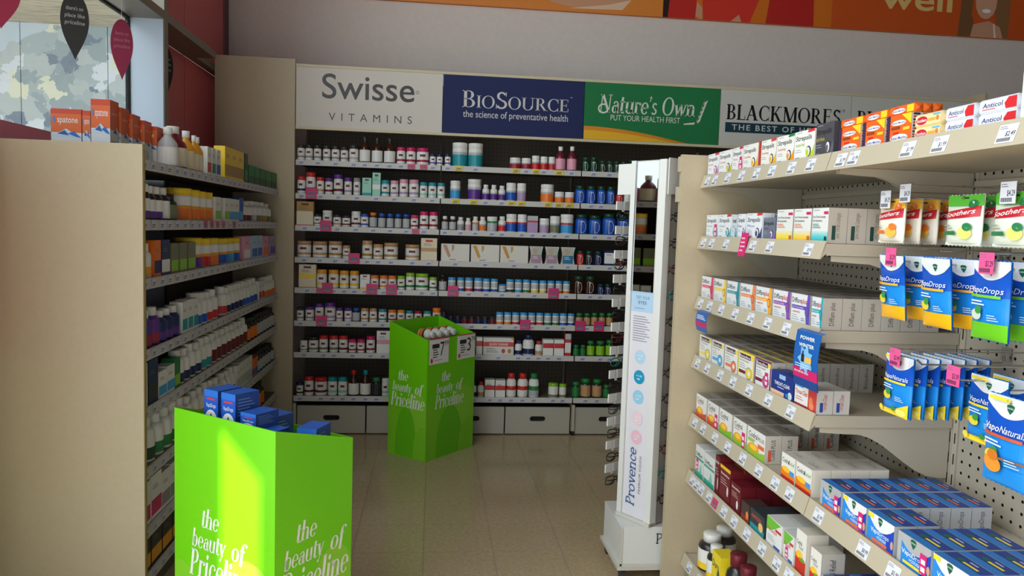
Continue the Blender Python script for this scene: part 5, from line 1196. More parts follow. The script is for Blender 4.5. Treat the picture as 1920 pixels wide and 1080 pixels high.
carton_row(5, 1302, 1317, .115, .07, 'dfs1', (222, 224, 222), dff(1), 'white and green throat spray carton with pink sale strip')
carton_row(5, 1318, 1337, .112, .07, 'dfs2', (222, 224, 222), dff(0), 'white and green throat spray carton without sale strip', deep=2, lab='white and green throat spray carton')
carton_row(5, 1338, 1346, .135, .06, 'bs1', (110, 24, 34), sprayn, 'slim dark red throat gargle carton beside the green one', deep=4, lab='slim dark red gargle carton')
carton_row(5, 1347, 1366, .118, .048, 'bs2', (110, 24, 34), spray, 'dark red throat gargle carton with yellow lid band', deep=5, lab='dark red gargle carton with yellow band')
carton_row(5, 1368, 1386, .092, .05, 'bs3', (104, 22, 32), sprayn, 'short dark red throat gargle carton', deep=5, lab='short dark red gargle carton')
def genericf(bgc, c2, word, wc, c3=None):
    def fn(p, w, h):
        p.rect(-w / 2, w / 2, 0, h, bgc); p.rect(-w / 2, w / 2, 0, h * .3, c2); p.ell(w * .26, h * .4, w * .16, h * .22, c3 or c2)
        if word: p.word(sans(word, .012), -w * .42, h * .6, h * .18, wc, width=w * .74)
    return fn
carton_row(5, 1388, 1403, .06, .06, 'g1', (70, 54, 50), genericf((70, 54, 50), (150, 60, 40), '', None, (236, 130, 70)), 'small brown lozenge carton with orange fruit')
carton_row(5, 1405, 1431, .062, .06, 'g2', (52, 60, 66), genericf((52, 60, 66), (40, 150, 160), 'ANTICOL', (226, 90, 70), (240, 190, 120)), 'small charcoal and teal lozenge carton', deep=2, lab='small charcoal and teal carton')
def parad(p, w, h): p.rect(-w / 2, w / 2, 0, h, (228, 230, 228)); p.poly([(-w * .5, h), (w * .4, h * .96), (-w * .1, h * .62), (-w * .5, h * .5)], (110, 190, 60)); p.word(sans('Panadol', .012), -w * .44, h * .52, h * .12, (200, 40, 60), width=w * .6); p.rect(w * .06, w * .44, h * .64, h * .74, (206, 60, 70)); p.lines(-w * .4, h * .36, w * .5, 3, h * .07, h * .02, (150, 156, 170)); p.rect(0, w * .4, h * .05, h * .14, (60, 90, 170))
carton_row(5, 1435, 1464, .082, .06, 'g3', (226, 226, 224), parad, 'white cold tablet carton with green swoosh', deep=3, lab='white cold tablet carton with green swoosh')
carton_row(5, 1467, 1486, .080, .06, 'g4', (226, 226, 224), lambda p, w, h: (parad(p, w, h), sale_strip(p, -w * .3, -w * .04, h * .1, h * .5)), 'white cold tablet carton with green swoosh and pink strip')
carton_row(5, 1489, 1508, .115, .06, 'g5', (226, 220, 208), relief(True), 'tall narrow cold relief carton with red foot')
carton_row(5, 1510, 1536, .098, .062, 'g6', (206, 200, 190), relief(True), 'broad cold relief carton with red foot', side=side_text('Codral Relief', (196, 190, 180), (40, 40, 44)))
carton_row(5, 1539, 1570, .05, .07, 'vx1', (190, 196, 206), vapo_box(None, (206, 50, 60)), 'low blue and white vapour rub carton beside the relief cartons', deep=2, top=vapo_top((206, 60, 70)), lab='low blue vapour rub carton')
carton_row(5, 1573, 1612, .05, .07, 'vx2', (190, 196, 206), vapo_box(None, (206, 50, 60)), 'low blue and white vapour rub carton past its twin', deep=2, top=vapo_top((206, 60, 70)), lab='second low blue vapour rub carton')
# shelf 7: cough syrups
def syr(x0, x1, k, h, dx, label):
    yc, w = span(x0, x1, 6, .006 + dx); w = max(.036, w); put(k, (XR + .008 + w / 2 + dx, yc, rz_(6)), -math.pi / 2, label, (w / k['w'], w / k['w'], h / k['h']))
dkw = round_kind('bottle', W, 'charcoal', bands('yellow:1.2,white:2.4')); dkb = round_kind('cup', 'maroon', 'charcoal', bands('yellow:1.2,cream:2.4')); dkg = round_kind('cup', 'lime', 'charcoal', bands('lime:1,cream:2')); dks = round_kind('cup', 'silver', 'charcoal', bands('blue:1,white:2'))
syr(1300, 1317, dkw, .135, 0, 'dark bottle with white cap and yellow label at the end panel')
syr(1318, 1330, dkw, .125, 0, 'dark bottle with white cap beside the yellow carton')
syr(1326, 1342, dkw, .13, .075, 'dark bottle with white cap standing behind the others')
carton_row(6, 1332, 1348, .13, .06, 'yb', (246, 220, 40), genericf((246, 220, 40), (230, 190, 30), 'Duro', (40, 50, 40), (60, 90, 60)), 'yellow and black cough syrup carton on the lowest shelf')
syr(1350, 1367, dkb, .17, 0, 'dark syrup bottle with burgundy measuring cup beside the yellow carton')
syr(1369, 1386, dkb, .165, 0, 'dark syrup bottle with burgundy measuring cup beside the silver-capped one')
syr(1389, 1407, dks, .16, 0, 'dark syrup bottle with silver measuring cup')
syr(1410, 1428, dkg, .15, 0, 'dark syrup bottle with lime green cup beside the silver-capped one')
syr(1431, 1450, dkg, .13, 0, 'shorter dark syrup bottle with lime green cup')
# tickets on the lips
def rtick(key, r, px, price='$7.99', kind_='near', dz=.006, w=None):
    y0 = YJN if key == 'A' else YN0
    y = Yat(px, XR - .008, RROW[r] + .02)
    if not (y0 + .024 < y < y0 + .876): y = min(max(y, y0 + .024), y0 + .876)
    o = link('price_ticket' if kind_ == 'near' else 'sale_ticket', ticket(kind_, price), RB[key, r]); o.location = (-.0132, y - y0, dz); o.rotation_euler = (math.radians(-17), 0, -math.pi / 2)
P_ = ['$7.99', '$8.49', '$7.59', '$6.99', '$7.49', '$9.95', '$10.99', '$8.99']
for r, pxs in ((0, (1326, 1340, 1364, 1390, 1418, 1447, 1484, 1520)), (1, (1319, 1334, 1361, 1411, 1443, 1515)), (2, (1313, 1330, 1352, 1378, 1407, 1439, 1474)), (3, (1308, 1326, 1350, 1374, 1404, 1440, 1482)), (4, (1303, 1318, 1340, 1364, 1392, 1422, 1453, 1480)), (5, (1298, 1306, 1315, 1329, 1357, 1376, 1400, 1428, 1456, 1478)), (6, (1292, 1310))):
    for i, px in enumerate(pxs): rtick('A', r, px, P_[i % 8])
for px, pz in ((1577, '$1.99'), (1600, '$1.99'), (1702, '$1.99'), (1762, '$1.99'), (1888, '$2.49')): rtick('B', 0, px, pz)
for px, pz in ((1534, '$5.99'), (1618, '$8.99'), (1674, '$5.99'), (1745, '$8.99')): rtick('B', 4, px, pz)
rtick('A', 5, 1340, '$9.99', 'pinklip')

# shelf talkers hanging over the lips
def talker(px0, px1, py0, py1, label, big):
    X = XR - .030; y1_, y0_ = Yat(px0, X, 1.0), Yat(px1, X, 1.0); zt = atX((px0 + px1) / 2, py0, X)[2]; zb = atX((px0 + px1) / 2, py1, X)[2]; w = y1_ - y0_; h = zt - zb
    o = empty('shelf_talker', (X, (y0_ + y1_) / 2, zb), -math.pi / 2, label=label, cat='shelf talker')
    cur = lambda v: -.006 * math.sin(math.pi * min(1, max(0, v / h)))
    mb = MB(); n = 20; m = mat((30, 96, 176), .35)
    for i in range(n):
        a, b = h * i / n, h * (i + 1) / n
        for s in (0, 1):
            yy = .0006 * s; mb.poly([(-w / 2, cur(a) + yy, a), (w / 2, cur(a) + yy, a), (w / 2, cur(b) + yy, b), (-w / 2, cur(b) + yy, b)][::1 if not s else -1], m)
    mb.poly([(-w / 2, cur(h), h), (w / 2, cur(h), h), (w / 2, .012, h + .004), (-w / 2, .012, h + .004)], m)
    mb.obj('card', o)
    pr = Print()
    if big:
        pr.rect(-w * .5, w * .5, 0, h * .2, (34, 70, 140), ny=4).rect(-w * .5, w * .5, h * .16, h * .34, (206, 36, 110), ny=4)
        pr.word(sans('POWER', .03), 0, h * .86, h * .06, (236, 240, 246), width=w * .6, align='c').word(sans('WINTER', .03), 0, h * .73, h * .06, (236, 240, 246), width=w * .62, align='c')
        st = []
        for k in range(14): a = 2 * math.pi * k / 14; rr = w * (.32 if k % 2 else .20); st.append((rr * math.cos(a), h * .51 + rr * math.sin(a)))
        pr.poly(st, (130, 190, 236)); pr.rect(-w * .16, -w * .04, h * .46, h * .60, (40, 34, 36)); pr.rect(-w * .13, -w * .07, h * .60, h * .66, (30, 60, 110)); pr.rect(0, w * .26, h * .46, h * .56, (236, 190, 90))
        pr.lines(-w * .4, h * .40, w * .8, 2, h * .04, h * .016, (206, 226, 244)); pr.word(sans('WIN WINTER GOLD', .02), -w * .44, h * .25, h * .035, (244, 230, 238), width=w * .6)
    else: pr.rect(-w * .5, w * .5, h * .25, h * .5, (206, 36, 110)); pr.lines(-w * .4, h * .8, w * .8, 3, h * .08, h * .04, (220, 232, 246))
    m2 = MB(); pr.into(m2, lambda u, v, o_: (u, cur(v) - o_ - .0006, v)); m2.obj('print', o)
talker(1490, 1535, 622, 728, 'blue curved shelf talker with pink band hanging over the cartons', True)
talker(1306, 1326, 585, 622, 'small blue and pink shelf talker at the gondola end', False)
mb = MB(); z0 = RROW[1] - .012; yt = Yat(1388, XR - .02, 1.33)
pr = Print(); pr.rect(-.026, .026, 0, .075, (214, 36, 110)).lines(-.02, .055, .036, 4, .013, .005, (240, 190, 214)); pr.into(mb, flat(-.0005)); mb.box(-.026, .026, -.0004, .0004, 0, .075, mat((214, 36, 110), .4)); o = mb.obj('sale_card')
o.location = (XR - .017, yt, z0); o.rotation_euler = (math.radians(-10), 0, -math.pi / 2); tag(o, 'pink sale card leaning on the second gondola shelf lip', 'sale card')

# ------------------------------------------------------------------ hanging bags on wire hooks
def bag_kind(key, w, h, D, body, design, desc):
    def build():
        def bul(u, v):
            t = max(0.0, min(1.0, v / (h * .80))); e = max(0.0, 1 - abs(2 * u / w) ** 3)
            return D * e * (math.sin(math.pi * min(1, t * 1.0)) ** .6 if t < 1 else 0) + .0006 + .0006 * math.sin(v * 150) * e
        nx, nz = 16, 24; mb = MB(); m = mat(body, .22)
        for s in (-1, 1):
            V = [(-w / 2 + w * i / nx, s * bul(-w / 2 + w * i / nx, h * j / nz), h * j / nz) for j in range(nz + 1) for i in range(nx + 1)]
            Fc = [(j * (nx + 1) + i, j * (nx + 1) + i + 1, (j + 1) * (nx + 1) + i + 1, (j + 1) * (nx + 1) + i) for j in range(nz) for i in range(nx)]
            mb.mesh_(V, Fc if s < 0 else [f[::-1] for f in Fc], m, True)
        for i in range(9): mb.poly([(-w / 2 + w * i / 9, 0, 0), (-w / 2 + w * (i + 1) / 9, 0, 0), (-w / 2 + w * (i + .5) / 9, 0, -.003)], m)
        for i in range(9): mb.poly([(-w / 2 + w * i / 9, 0, h), (-w / 2 + w * (i + 1) / 9, 0, h), (-w / 2 + w * (i + .5) / 9, 0, h + .002)], m)
        pr = Print(); design(pr, w, h); m2 = MB(); pr.into(m2, lambda u, v, o: (u, -bul(u, v) - o - .0010, v), eps=.0006)
        pr2 = Print(); pr2.rect(-w * .10, w * .10, h * .925, h * .955, (20, 30, 40)); pr2.into(m2, lambda u, v, o: (u, -bul(u, v) - o - .003, v))
        return dict(name='lozenge_bag', base=mb.data('bag'), parts=[('print', m2.data('print'))], w=w, h=h, d=2 * D, cat='bag', desc=desc)
    return kind(('bag', key), build)
def soothers(c1, c2, c3, head):
    def fn(p, w, h):
        p.rect(-w / 2, w / 2, 0, h, c1, nx=16, ny=20, rough=.25); p.rect(-w / 2, w / 2, h * .78, h, head, nx=8, ny=2, rough=.25); p.rect(-w / 2, w / 2, 0, h * .05, c1)
        n = 8
        n = 16; lo = lambda t: h * (.47 + .10 * t + .05 * (1 - t) ** 2); hi = lambda t: h * (.66 + .12 * t)
        P = [[(-w * .47 + w * .94 * (i + a) / n, lo((i + a) / n) + (hi((i + a) / n) - lo((i + a) / n)) * (j + b) / 4) for a, b in ((0, 0), (1, 0), (1, 1), (0, 1))] for i in range(n) for j in range(4)]
        p.add(P, (196, 34, 50), .25); p.word(sans('Soothers', .014, .1), -w * .40, h * .54, h * .10, (240, 236, 236), width=w * .78, skew=.12)
        p.ell(w * .26, h * .82, w * .13, h * .075, c2); p.word(sans('3', .02), w * .26, h * .79, h * .08, W, align='c', width=w * .07)
        p.ell(w * .20, h * .24, w * .17, h * .12, c3); p.ell(w * .28, h * .36, w * .1, h * .08, c2); p.rect(-w * .5, -w * .02, h * .20, h * .28, c2); p.lines(-w * .44, h * .38, w * .4, 2, h * .06, h * .02, (150, 150, 130))
    return fn
def vapodrops(foot, barc, word2='Drops', fruit=(236, 214, 60)):
    def fn(p, w, h):
        p.rect(-w / 2, w / 2, 0, h, (34, 140, 226), nx=16, ny=20, rough=.22); p.rect(-w / 2, w / 2, h * .55, h * .9, (24, 84, 190), nx=16, ny=10, rough=.22); p.rect(-w / 2, w / 2, 0, h * .22, foot, nx=16, ny=8, rough=.22)
        n = 16
        arc = [(-w * .5 + w * i / n, h * (.76 + .15 * (2 * i / n - 1) ** 2)) for i in range(n + 1)]
        p.add([[(a[0], a[1] + (h - a[1]) * j / 6), (b[0], b[1] + (h - b[1]) * j / 6), (b[0], b[1] + (h - b[1]) * (j + 1) / 6), (a[0], a[1] + (h - a[1]) * (j + 1) / 6)] for a, b in zip(arc[:-1], arc[1:]) for j in range(6)], (226, 230, 232), .25)
        vicks_shield(p, 0, h * .865, w * .085, h * .055)
        p.word(sans('Vapo', .012), -w * .46, h * .60, h * .075, (240, 244, 250), width=w * .36); p.word(sans(word2, 0, .12), -w * .08, h * .60, h * .075, (240, 244, 250), width=w * .5)
        p.rect(-w * .46, w * .38, h * .54, h * .575, barc, nx=4); p.lines(-w * .42, h * .48, w * .5, 2, h * .04, h * .018, (220, 236, 250))
        p.ell(-w * .2, h * .32, w * .15, h * .07, fruit); p.ell(-w * .13, h * .38, w * .09, h * .05, (60, 150, 60)); p.lines(w * .12, h * .32, w * .26, 3, h * .03, h * .01, (200, 226, 246))
    return fn
def vaponat(honey):
    def fn(p, w, h):
        vapodrops((34, 140, 226), (206, 90, 50) if honey else (246, 220, 40), 'Naturals')(p, w, h)
        if honey: p.ell(-w * .15, h * .24, w * .2, h * .10, (236, 150, 50)); p.ell(-w * .12, h * .34, w * .12, h * .06, (206, 120, 40)); p.rect(0, w * .5, h * .31, h * .335, (150, 90, 50))
        else: p.poly([(-w * .5, 0), (-w * .5, h * .08), (w * .05, h * .1), (w * .5, h * .24), (w * .5, 0)], (246, 216, 50)); p.ell(w * .3, h * .08, w * .16, h * .06, (250, 236, 120)); p.ell(-w * .44, h * .07, w * .1, h * .05, (250, 226, 80)); p.ell(w * .08, h * .12, w * .08, h * .04, (60, 140, 60))
        p.rect(-w * .4, w * .05, h * .95, h * .985, (246, 220, 40))
    return fn
def hook(y, z, xf, ticket_kind, price, label):
    o = empty('wire_hook', (XP - .004, y, z), label=label, cat='hook'); L = XP - .004 - xf
    mb = MB(); mb.tube([(-.002, 0, .018), (-.01, 0, .018), (-.012, 0, 0), (-L * .5, 0, -.002), (-L + .012, 0, 0), (-L, 0, .010)], .0022, CHROME)
    mb.tube([(-.002, 0, .03), (-L + .004, 0, .028)], .0017, CHROME); mb.box(-.008, -.001, -.012, .012, .005, .036, CHROME); mb.obj('wire', o)
    if ticket_kind:
        mb = MB(); mb.box(-L - .004, -L + .004, -.022, .022, .030, .033, ACRYL); mb.poly([(-L - .0035, -.024, -.012), (-L - .0035, .024, -.012), (-L - .0035, .024, .032), (-L - .0035, -.024, .032)], ACRYL); h_ = mb.obj('ticket_holder', o)
        c = {'w': (226, 228, 238), 'p': (232, 90, 150), 'n': None}[ticket_kind]
        if c:
            t = link('price_ticket', kind(('htk', c, price), lambda: ticket_mesh(.040, .042, c, price)), o); t.location = (-L - .0050, 0, -.012); t.rotation_euler = (0, 0, -math.pi / 2)
    return o
def hang(k, y, ztop, x, label, yaw=0.0, lean=0.0): return put(k, (x, y, ztop - k['h'] * .94), 0, label, rot=(lean, 0, -math.pi / 2 + yaw))
OS = bag_kind('os', .104, .104, .016, (240, 226, 190), soothers((238, 232, 216), (236, 120, 40), (244, 190, 80), (240, 180, 60)), 'x'); GSB = bag_kind('gs', .104, .104, .016, (220, 232, 210), soothers((226, 234, 220), (30, 120, 70), (236, 226, 120), (90, 180, 60)), 'x')
VO = bag_kind('vo', .100, .150, .010, (30, 110, 200), vapodrops((246, 184, 30), (240, 180, 50)), 'x'); VGB = bag_kind('vgb', .105, .155, .010, (30, 110, 200), vapodrops((110, 200, 40), (120, 200, 60), fruit=(206, 220, 210)), 'x')
NL = bag_kind('nl', .105, .140, .010, (30, 120, 206), vaponat(False), 'x'); NH = bag_kind('nh', .115, .165, .012, (30, 120, 206), vaponat(True), 'x')
XF = 1.10
# row 1
def hrow(px0, px1, pz, X): return (Yat(px0, X, pz) + Yat(px1, X, pz)) / 2
y = hrow(1650, 1700, 1.4, XF); z1 = 1.448
hook(y + .01, z1, XF - .012, 'w', '$4.29', 'wire hook holding the orange lozenge bags'); hook(y - .05 - .015, z1 + .012, XF - .012, 'w', '$4.29', 'spare wire hook between orange and green bags')
for i in range(5): hang(OS, y + .004 * (i % 2), z1 + .004, XF + i * .041, 'orange lozenge bag at the front of its hook' if i == 0 else 'orange lozenge bag hung behind the front one', yaw=random.uniform(-.05, .05))
for j, (a, b) in enumerate(((1784, 1838), (1872, 1938))):
    y = hrow(a, b, 1.4, XF); hook(y + .004, z1, XF - .012, 'w' if j else None, '$4.29', 'wire hook holding green lozenge bags, %s' % ['beside the orange bags', 'with a white ticket'][j])
    for i in range(3): hang(GSB, y, z1 + .004, XF + i * .04, 'green lozenge bag %s, %s' % ('in front' if i == 0 else 'behind', ['next to orange bags', 'on the ticketed hook'][j]), yaw=random.uniform(-.05, .05))
# row 2
z2 = 1.312
for j, (a, b, kk, nm) in enumerate(((1650, 1722, VO, 'first blue bag with yellow foot, tilted'), (1738, 1800, VO, 'blue bag with yellow foot between its like and the green-footed one'), (1830, 1905, VGB, 'blue bag with lime green foot'))):
    y = hrow(a, b, 1.25, XF); hook(y, z2, XF - .02, 'p' if j != 1 else None, '$3.29', 'wire hook carrying the %s' % ['yellow-footed blue bag under the orange bags', 'middle yellow-footed blue bag', 'green-footed blue bag'][j])
    for i in range(3): hang(kk, y - .018 * i, z2 + .004, XF - .004 + i * .05, nm if i == 0 else '%s blue bag hanging further back on its hook' % ['yellow-footed', 'second yellow-footed', 'green-footed'][j], yaw=(.12 if i else -.05), lean=(.10 if j < 2 else .03))
# row 3
z3 = 1.078
y = hrow(1652, 1722, 1.0, XF); hook(y, z3, XF - .012, 'p', '$3.49', 'wire hook holding the lemon bags'); hook(y - .075, z3 + .006, XF - .012, 'n', '', 'empty wire hook with a bare clear ticket holder')
for i in range(7): hang(NL, y, z3 + .004, XF + i * .031, 'blue lemon lozenge bag at the front of its hook' if i == 0 else 'blue lemon lozenge bag in the file behind the front one', yaw=random.uniform(-.04, .04))
y2 = hrow(1800, 1856, .98, XF + .04); hook(y2, z3 - .004, XF - .012, 'p', '$3.09', 'wire hook with pink ticket beside the honey bag')
for i in range(2): hang(NL, y2 - .012, z3 - .004, XF + .06 + i * .05, 'blue lemon lozenge bag partly behind the honey bag')
y3 = hrow(1862, 1945, 1.0, XF - .03); hook(y3, z3 - .012, XF - .05, None, '', 'wire hook carrying the honey bag')
hang(NH, y3, z3 - .008, XF - .038, 'blue honey lozenge bag with honey dipper print')

# ------------------------------------------------------------------ eyewear display stand
WHT = mat((222, 222, 218), .4, name='stand_white'); WHT2 = mat((205, 200, 188), .45, name='stand_cream')
SA = Vector((.770, 2.916, 0)); SB_ = Vector((.862, 2.774, 0)); su = (SB_ - SA).normalized(); sv = Vector((-su.y, su.x, 0))
stand = empty('eyewear_stand', (.95, 2.92, 0), label='white rotating eyewear display stand with mirror and printed panel on castors', cat='display stand')
def rel(p): return (p[0] - .95, p[1] - 2.92, p[2])
def sbox(name, x0, x1, y0, y1, z0, z1, m): mb = MB(); mb.box(x0 - .95, x1 - .95, y0 - 2.92, y1 - 2.92, z0, z1, m); return mb.obj(name, stand)
sbox('base_plate', .740, 1.16, 2.766, 3.07, .052, .066, WHT2); bb = sbox('base_box', .752, 1.15, 2.778, 3.06, .066, .220, WHT)
mb = MB(); mb.box(.752 - .95, .7585 - .95, 2.7745 - 2.92, 2.778 - 2.92, .066, .220, WHT2); mb.box(.752 - .95, 1.15 - .95, 2.7745 - 2.92, 2.778 - 2.92, .066, .074, WHT2); mb.obj('base_trim', stand)
pr = Print(); x_p = Xat(1229, 2.778, .17); pr.word(serif('Provence', .1, .06), x_p - .95, .152, .042, (40, 44, 52), width=.2); m2 = MB(); pr.into(m2, flat(2.778 - 2.92)); m2.obj('base_lettering', stand)
for cx, cy in ((.768, 2.80), (.768, 3.04), (1.13, 2.80), (1.13, 3.04)):
    mb = MB(); n = 14; mb.prism([(cy - 2.92 + .024 * math.cos(2 * math.pi * k / n), .0245 + .024 * math.sin(2 * math.pi * k / n)) for k in range(n)], 'X', cx - .95 - .010, cx - .95 + .010, mat('charcoal', .5)); mb.tube([(cx - .95, cy - 2.92, .036), (cx - .95, cy - 2.92, .0525)], .006, CHROME); mb.obj('castor', stand)
CW = (SB_ - SA).length; CDp = .20; Z0c, Z1c = .224, 1.635
def P3(a, b, z): p = SA + su * a + sv * b; return rel((p.x, p.y, z))
def obox(name, a0, a1, b0, b1, z0, z1, m, parent=stand):
    mb = MB(); V = [P3(a, b, z) for z in (z0, z1) for b in (b0, b1) for a in (a0, a1)]
    mb.mesh_(V, [(0, 2, 3, 1), (4, 5, 7, 6), (0, 1, 5, 4), (2, 6, 7, 3), (0, 4, 6, 2), (1, 3, 7, 5)], m); return mb.obj(name, parent)
obox('column', 0.004, CW - .004, .004, CDp, Z0c, Z1c, mat((164, 156, 146), .5, name='stand_side'))
obox('edge_trim', -.003, .020, -.004, .030, Z0c - .003, Z1c, WHT); obox('edge_trim', CW - .030, CW + .003, -.004, .030, Z0c - .003, Z1c, WHT)
obox('bottom_rim', -.003, CW + .003, -.010, .034, Z0c - .003, Z0c + .010, WHT2)
ZM = 1.130
obox('mirror', .021, CW - .031, -.0005, .0035, ZM, Z1c - .004, MIRROR)
obox('mirror_strip', .0205, .0245, -.0030, -.0006, ZM, Z1c - .004, CHROME); obox('mirror_strip', CW - .0350, CW - .0305, -.0030, -.0006, ZM, Z1c - .004, WHT2)
obox('header_flag', -.075, -.0035, .000, .004, 1.505, 1.625, WHT); obox('header_flag', CW + .006, CW + .010, .004, .105, 1.505, 1.64, WHT)
pr = Print(); w0, w1 = .022, CW - .032; wc = (w0 + w1) / 2; ww = w1 - w0
pr.rect(w0, w1, Z0c + .010, ZM, (222, 220, 226)).rect(w0, w1, 1.05, ZM, (176, 206, 230)); pr.word(sans('TEST YOUR', .0), wc, 1.100, .012, (90, 120, 150), width=ww * .6, align='c').word(sans('EYES', .012), wc, 1.081, .012, (70, 100, 140), width=ww * .36, align='c')
pr.lines(w0 + ww * .16, 1.062, ww * .6, 1, .01, .003, (130, 160, 190)); pr.lines(w0 + ww * .12, 1.03, ww * .75, 11, .0095, .0035, (150, 150, 165))
for zc_, c, tx in ((.874, (178, 212, 232), '+1.00'), (.794, (30, 150, 190), '+1.50'), (.715, (150, 204, 230), '+2.00'), (.63, (236, 208, 216), '+2.50'), (.555, (236, 186, 202), '+3.00')):
    pr.ell(wc, zc_, .0275, .0275, c, 24); pr.word(sans(tx, .008), wc, zc_ + .001, .008, (226, 234, 240), width=.03, align='c'); pr.lines(wc - .010, zc_ - .010, .02, 1, .01, .004, (226, 234, 240))
pr.word(serif('Provence', .085, .055, slant=.12), wc + .004, Z0c + .05, .044, (56, 90, 150), width=.235, rot=math.pi / 2); pr.word(sans('PREMIUM VISION', 0, .1, 1.3), wc + .033, Z0c + .11, .012, (120, 120, 140), width=.15, rot=math.pi / 2)
m2 = MB(); pr.into(m2, lambda a, z, o: P3(a, .0034 - o, z)); m2.obj('printed_panel', stand)
def glasses_kind(col, lens, shape):
    def build():
        mb = MB(); m = mat(col, .25); w = .052; h = .034
        for s in (-1, 1):
            pts = []
            for i in range(16):
                a = 2 * math.pi * i / 16; e = .55 if shape else .9
                pts.append((s * .034 + w / 2 * math.copysign(abs(math.cos(a)) ** e, math.cos(a)), 0, h / 2 * math.copysign(abs(math.sin(a)) ** e, math.sin(a))))
            mb.tube(pts, .0024, m, 6, True)
        mb.tube([(-.009, 0, .006), (0, -.002, .010), (.009, 0, .006)], .0022, m)
        base = mb.data('rims'); parts = []
        ml = MB()
        for s in (-1, 1): ml.poly([(s * .034 + w / 2 * .95 * math.cos(2 * math.pi * i / 16), .0005, h / 2 * .95 * math.sin(2 * math.pi * i / 16)) for i in range(16)], ACRYL)
        parts.append(('lenses', ml.data('lenses')))
        for s in (-1, 1):
            mt = MB(); mt.tube([(s * .061, .001, .008), (s * .063, .008, .008), (s * .058, .012 + .004 * (s > 0), .007), (-s * .030, .014 + .004 * (s > 0), .004), (-s * .052, .015 + .004 * (s > 0), -.012)], .0021, m); parts.append(('temple', mt.data('temple')))
        return dict(name='reading_glasses', base=base, parts=parts, w=.12, h=.034, d=.02, cat='glasses', desc='x')
    return kind(('gl', col, shape), build)
GC = [('black', 'black'), ((80, 24, 30), 'dark red'), ('black', 'black'), ('charcoal', 'charcoal'), ((26, 96, 90), 'teal'), ('black', 'black'), ((40, 26, 20), 'dark brown')]
ang_n = math.atan2(su.y, su.x)
NTH = ['topmost', 'second', 'third', 'fourth', 'fifth', 'sixth', 'seventh', 'eighth', 'ninth', 'tenth', 'eleventh', 'lowest']
for side in (0, 1):
    for i in range(12):
        z = 1.42 - .0985 * i
        c, cn = GC[(i * 3 + side * 2) % 7]; k = glasses_kind(c, None, i % 2)
        for b in (.075,) + (() if side else ()):
            if side == 0: p = SA - su * .066 + sv * .052; rz = math.atan2(-su.y, -su.x) + math.pi / 2
            else: p = SA + su * (CW + .034) + sv * .072; rz = ang_n + math.pi / 2
            put(k, (p.x, p.y, z), rz, '%s reading glasses, %s pair on the eyewear stand side %s' % (cn, NTH[i], ['away from the gondola', 'next to the end panel'][side]))
        a0, a1 = (-.086, .004) if side == 0 else (CW - .004, CW + .040); hb = .051 if side == 0 else .070
        mb = MB(); V = [P3(a, b, zz) for zz in (z + .0135, z + .0165) for b in (hb, hb + .004) for a in (a0, a1)]
        mb.mesh_(V, [(0, 2, 3, 1), (4, 5, 7, 6), (0, 1, 5, 4), (2, 6, 7, 3), (0, 4, 6, 2), (1, 3, 7, 5)], CHROME)
        aa = -.089 if side == 0 else CW + .041
        for b0 in ((.012, .056) if side == 0 else (.045,)):
            V = [P3(a, b, zz) for zz in (z + .026, z + .060) for b in (b0, b0 + .036) for a in (aa - .003, aa + .003)]
            mb.mesh_(V, [(0, 2, 3, 1), (4, 5, 7, 6), (0, 1, 5, 4), (2, 6, 7, 3), (0, 4, 6, 2), (1, 3, 7, 5)], WHT)
        V = [P3(a, b, zz) for zz in (z + .0165, z + .030) for b in (hb - .004, hb + .006) for a in (aa - .002, aa + .002)]
        mb.mesh_(V, [(0, 2, 3, 1), (4, 5, 7, 6), (0, 1, 5, 4), (2, 6, 7, 3), (0, 4, 6, 2), (1, 3, 7, 5)], WHT)
        mb.obj('tagged_hanger', stand)

# ------------------------------------------------------------------ green cardboard dump bins
GRN = mat((112, 206, 14), .32, name='green_card')
BW, BD, BHB, BHF = .440, .300, .790, .708
def bin_face(p, w, h, z0=0.0):
    c1, c2, c3 = (138, 208, 50), (100, 190, 16), (126, 202, 36)
    n = 14
    def petal(cx, rx, top, col, lo=0.004):
        pts = [(cx + rx * math.cos(math.pi * i / n), lo + (top - lo) * math.sin(math.pi * i / n) ** .8) for i in range(n + 1)]
        p.poly([(min(max(x, -w / 2 + .002), w / 2 - .002), z) for x, z in pts], col)
    petal(w * .25, w * .44, .40, c1); petal(-w * .45, w * .34, .33, c3); petal(-w * .02, w * .28, .30, c2); petal(w * .42, w * .25, .20, c3)
    wh = (232, 236, 228)
    g = lambda t: serif(t, .15, .03, slant=.22)
    x0 = -.132 if w < .35 else -.150
    p.word(g('the'), x0 + .055, .452, .058, wh, width=.078); p.word(g('beauty'), x0 + .012, .385, .056, wh, width=.150); p.word(g('of'), x0 + .188, .385, .060, wh, width=.056); p.word(g('Priceline'), x0, .296, .082, wh, width=.264)
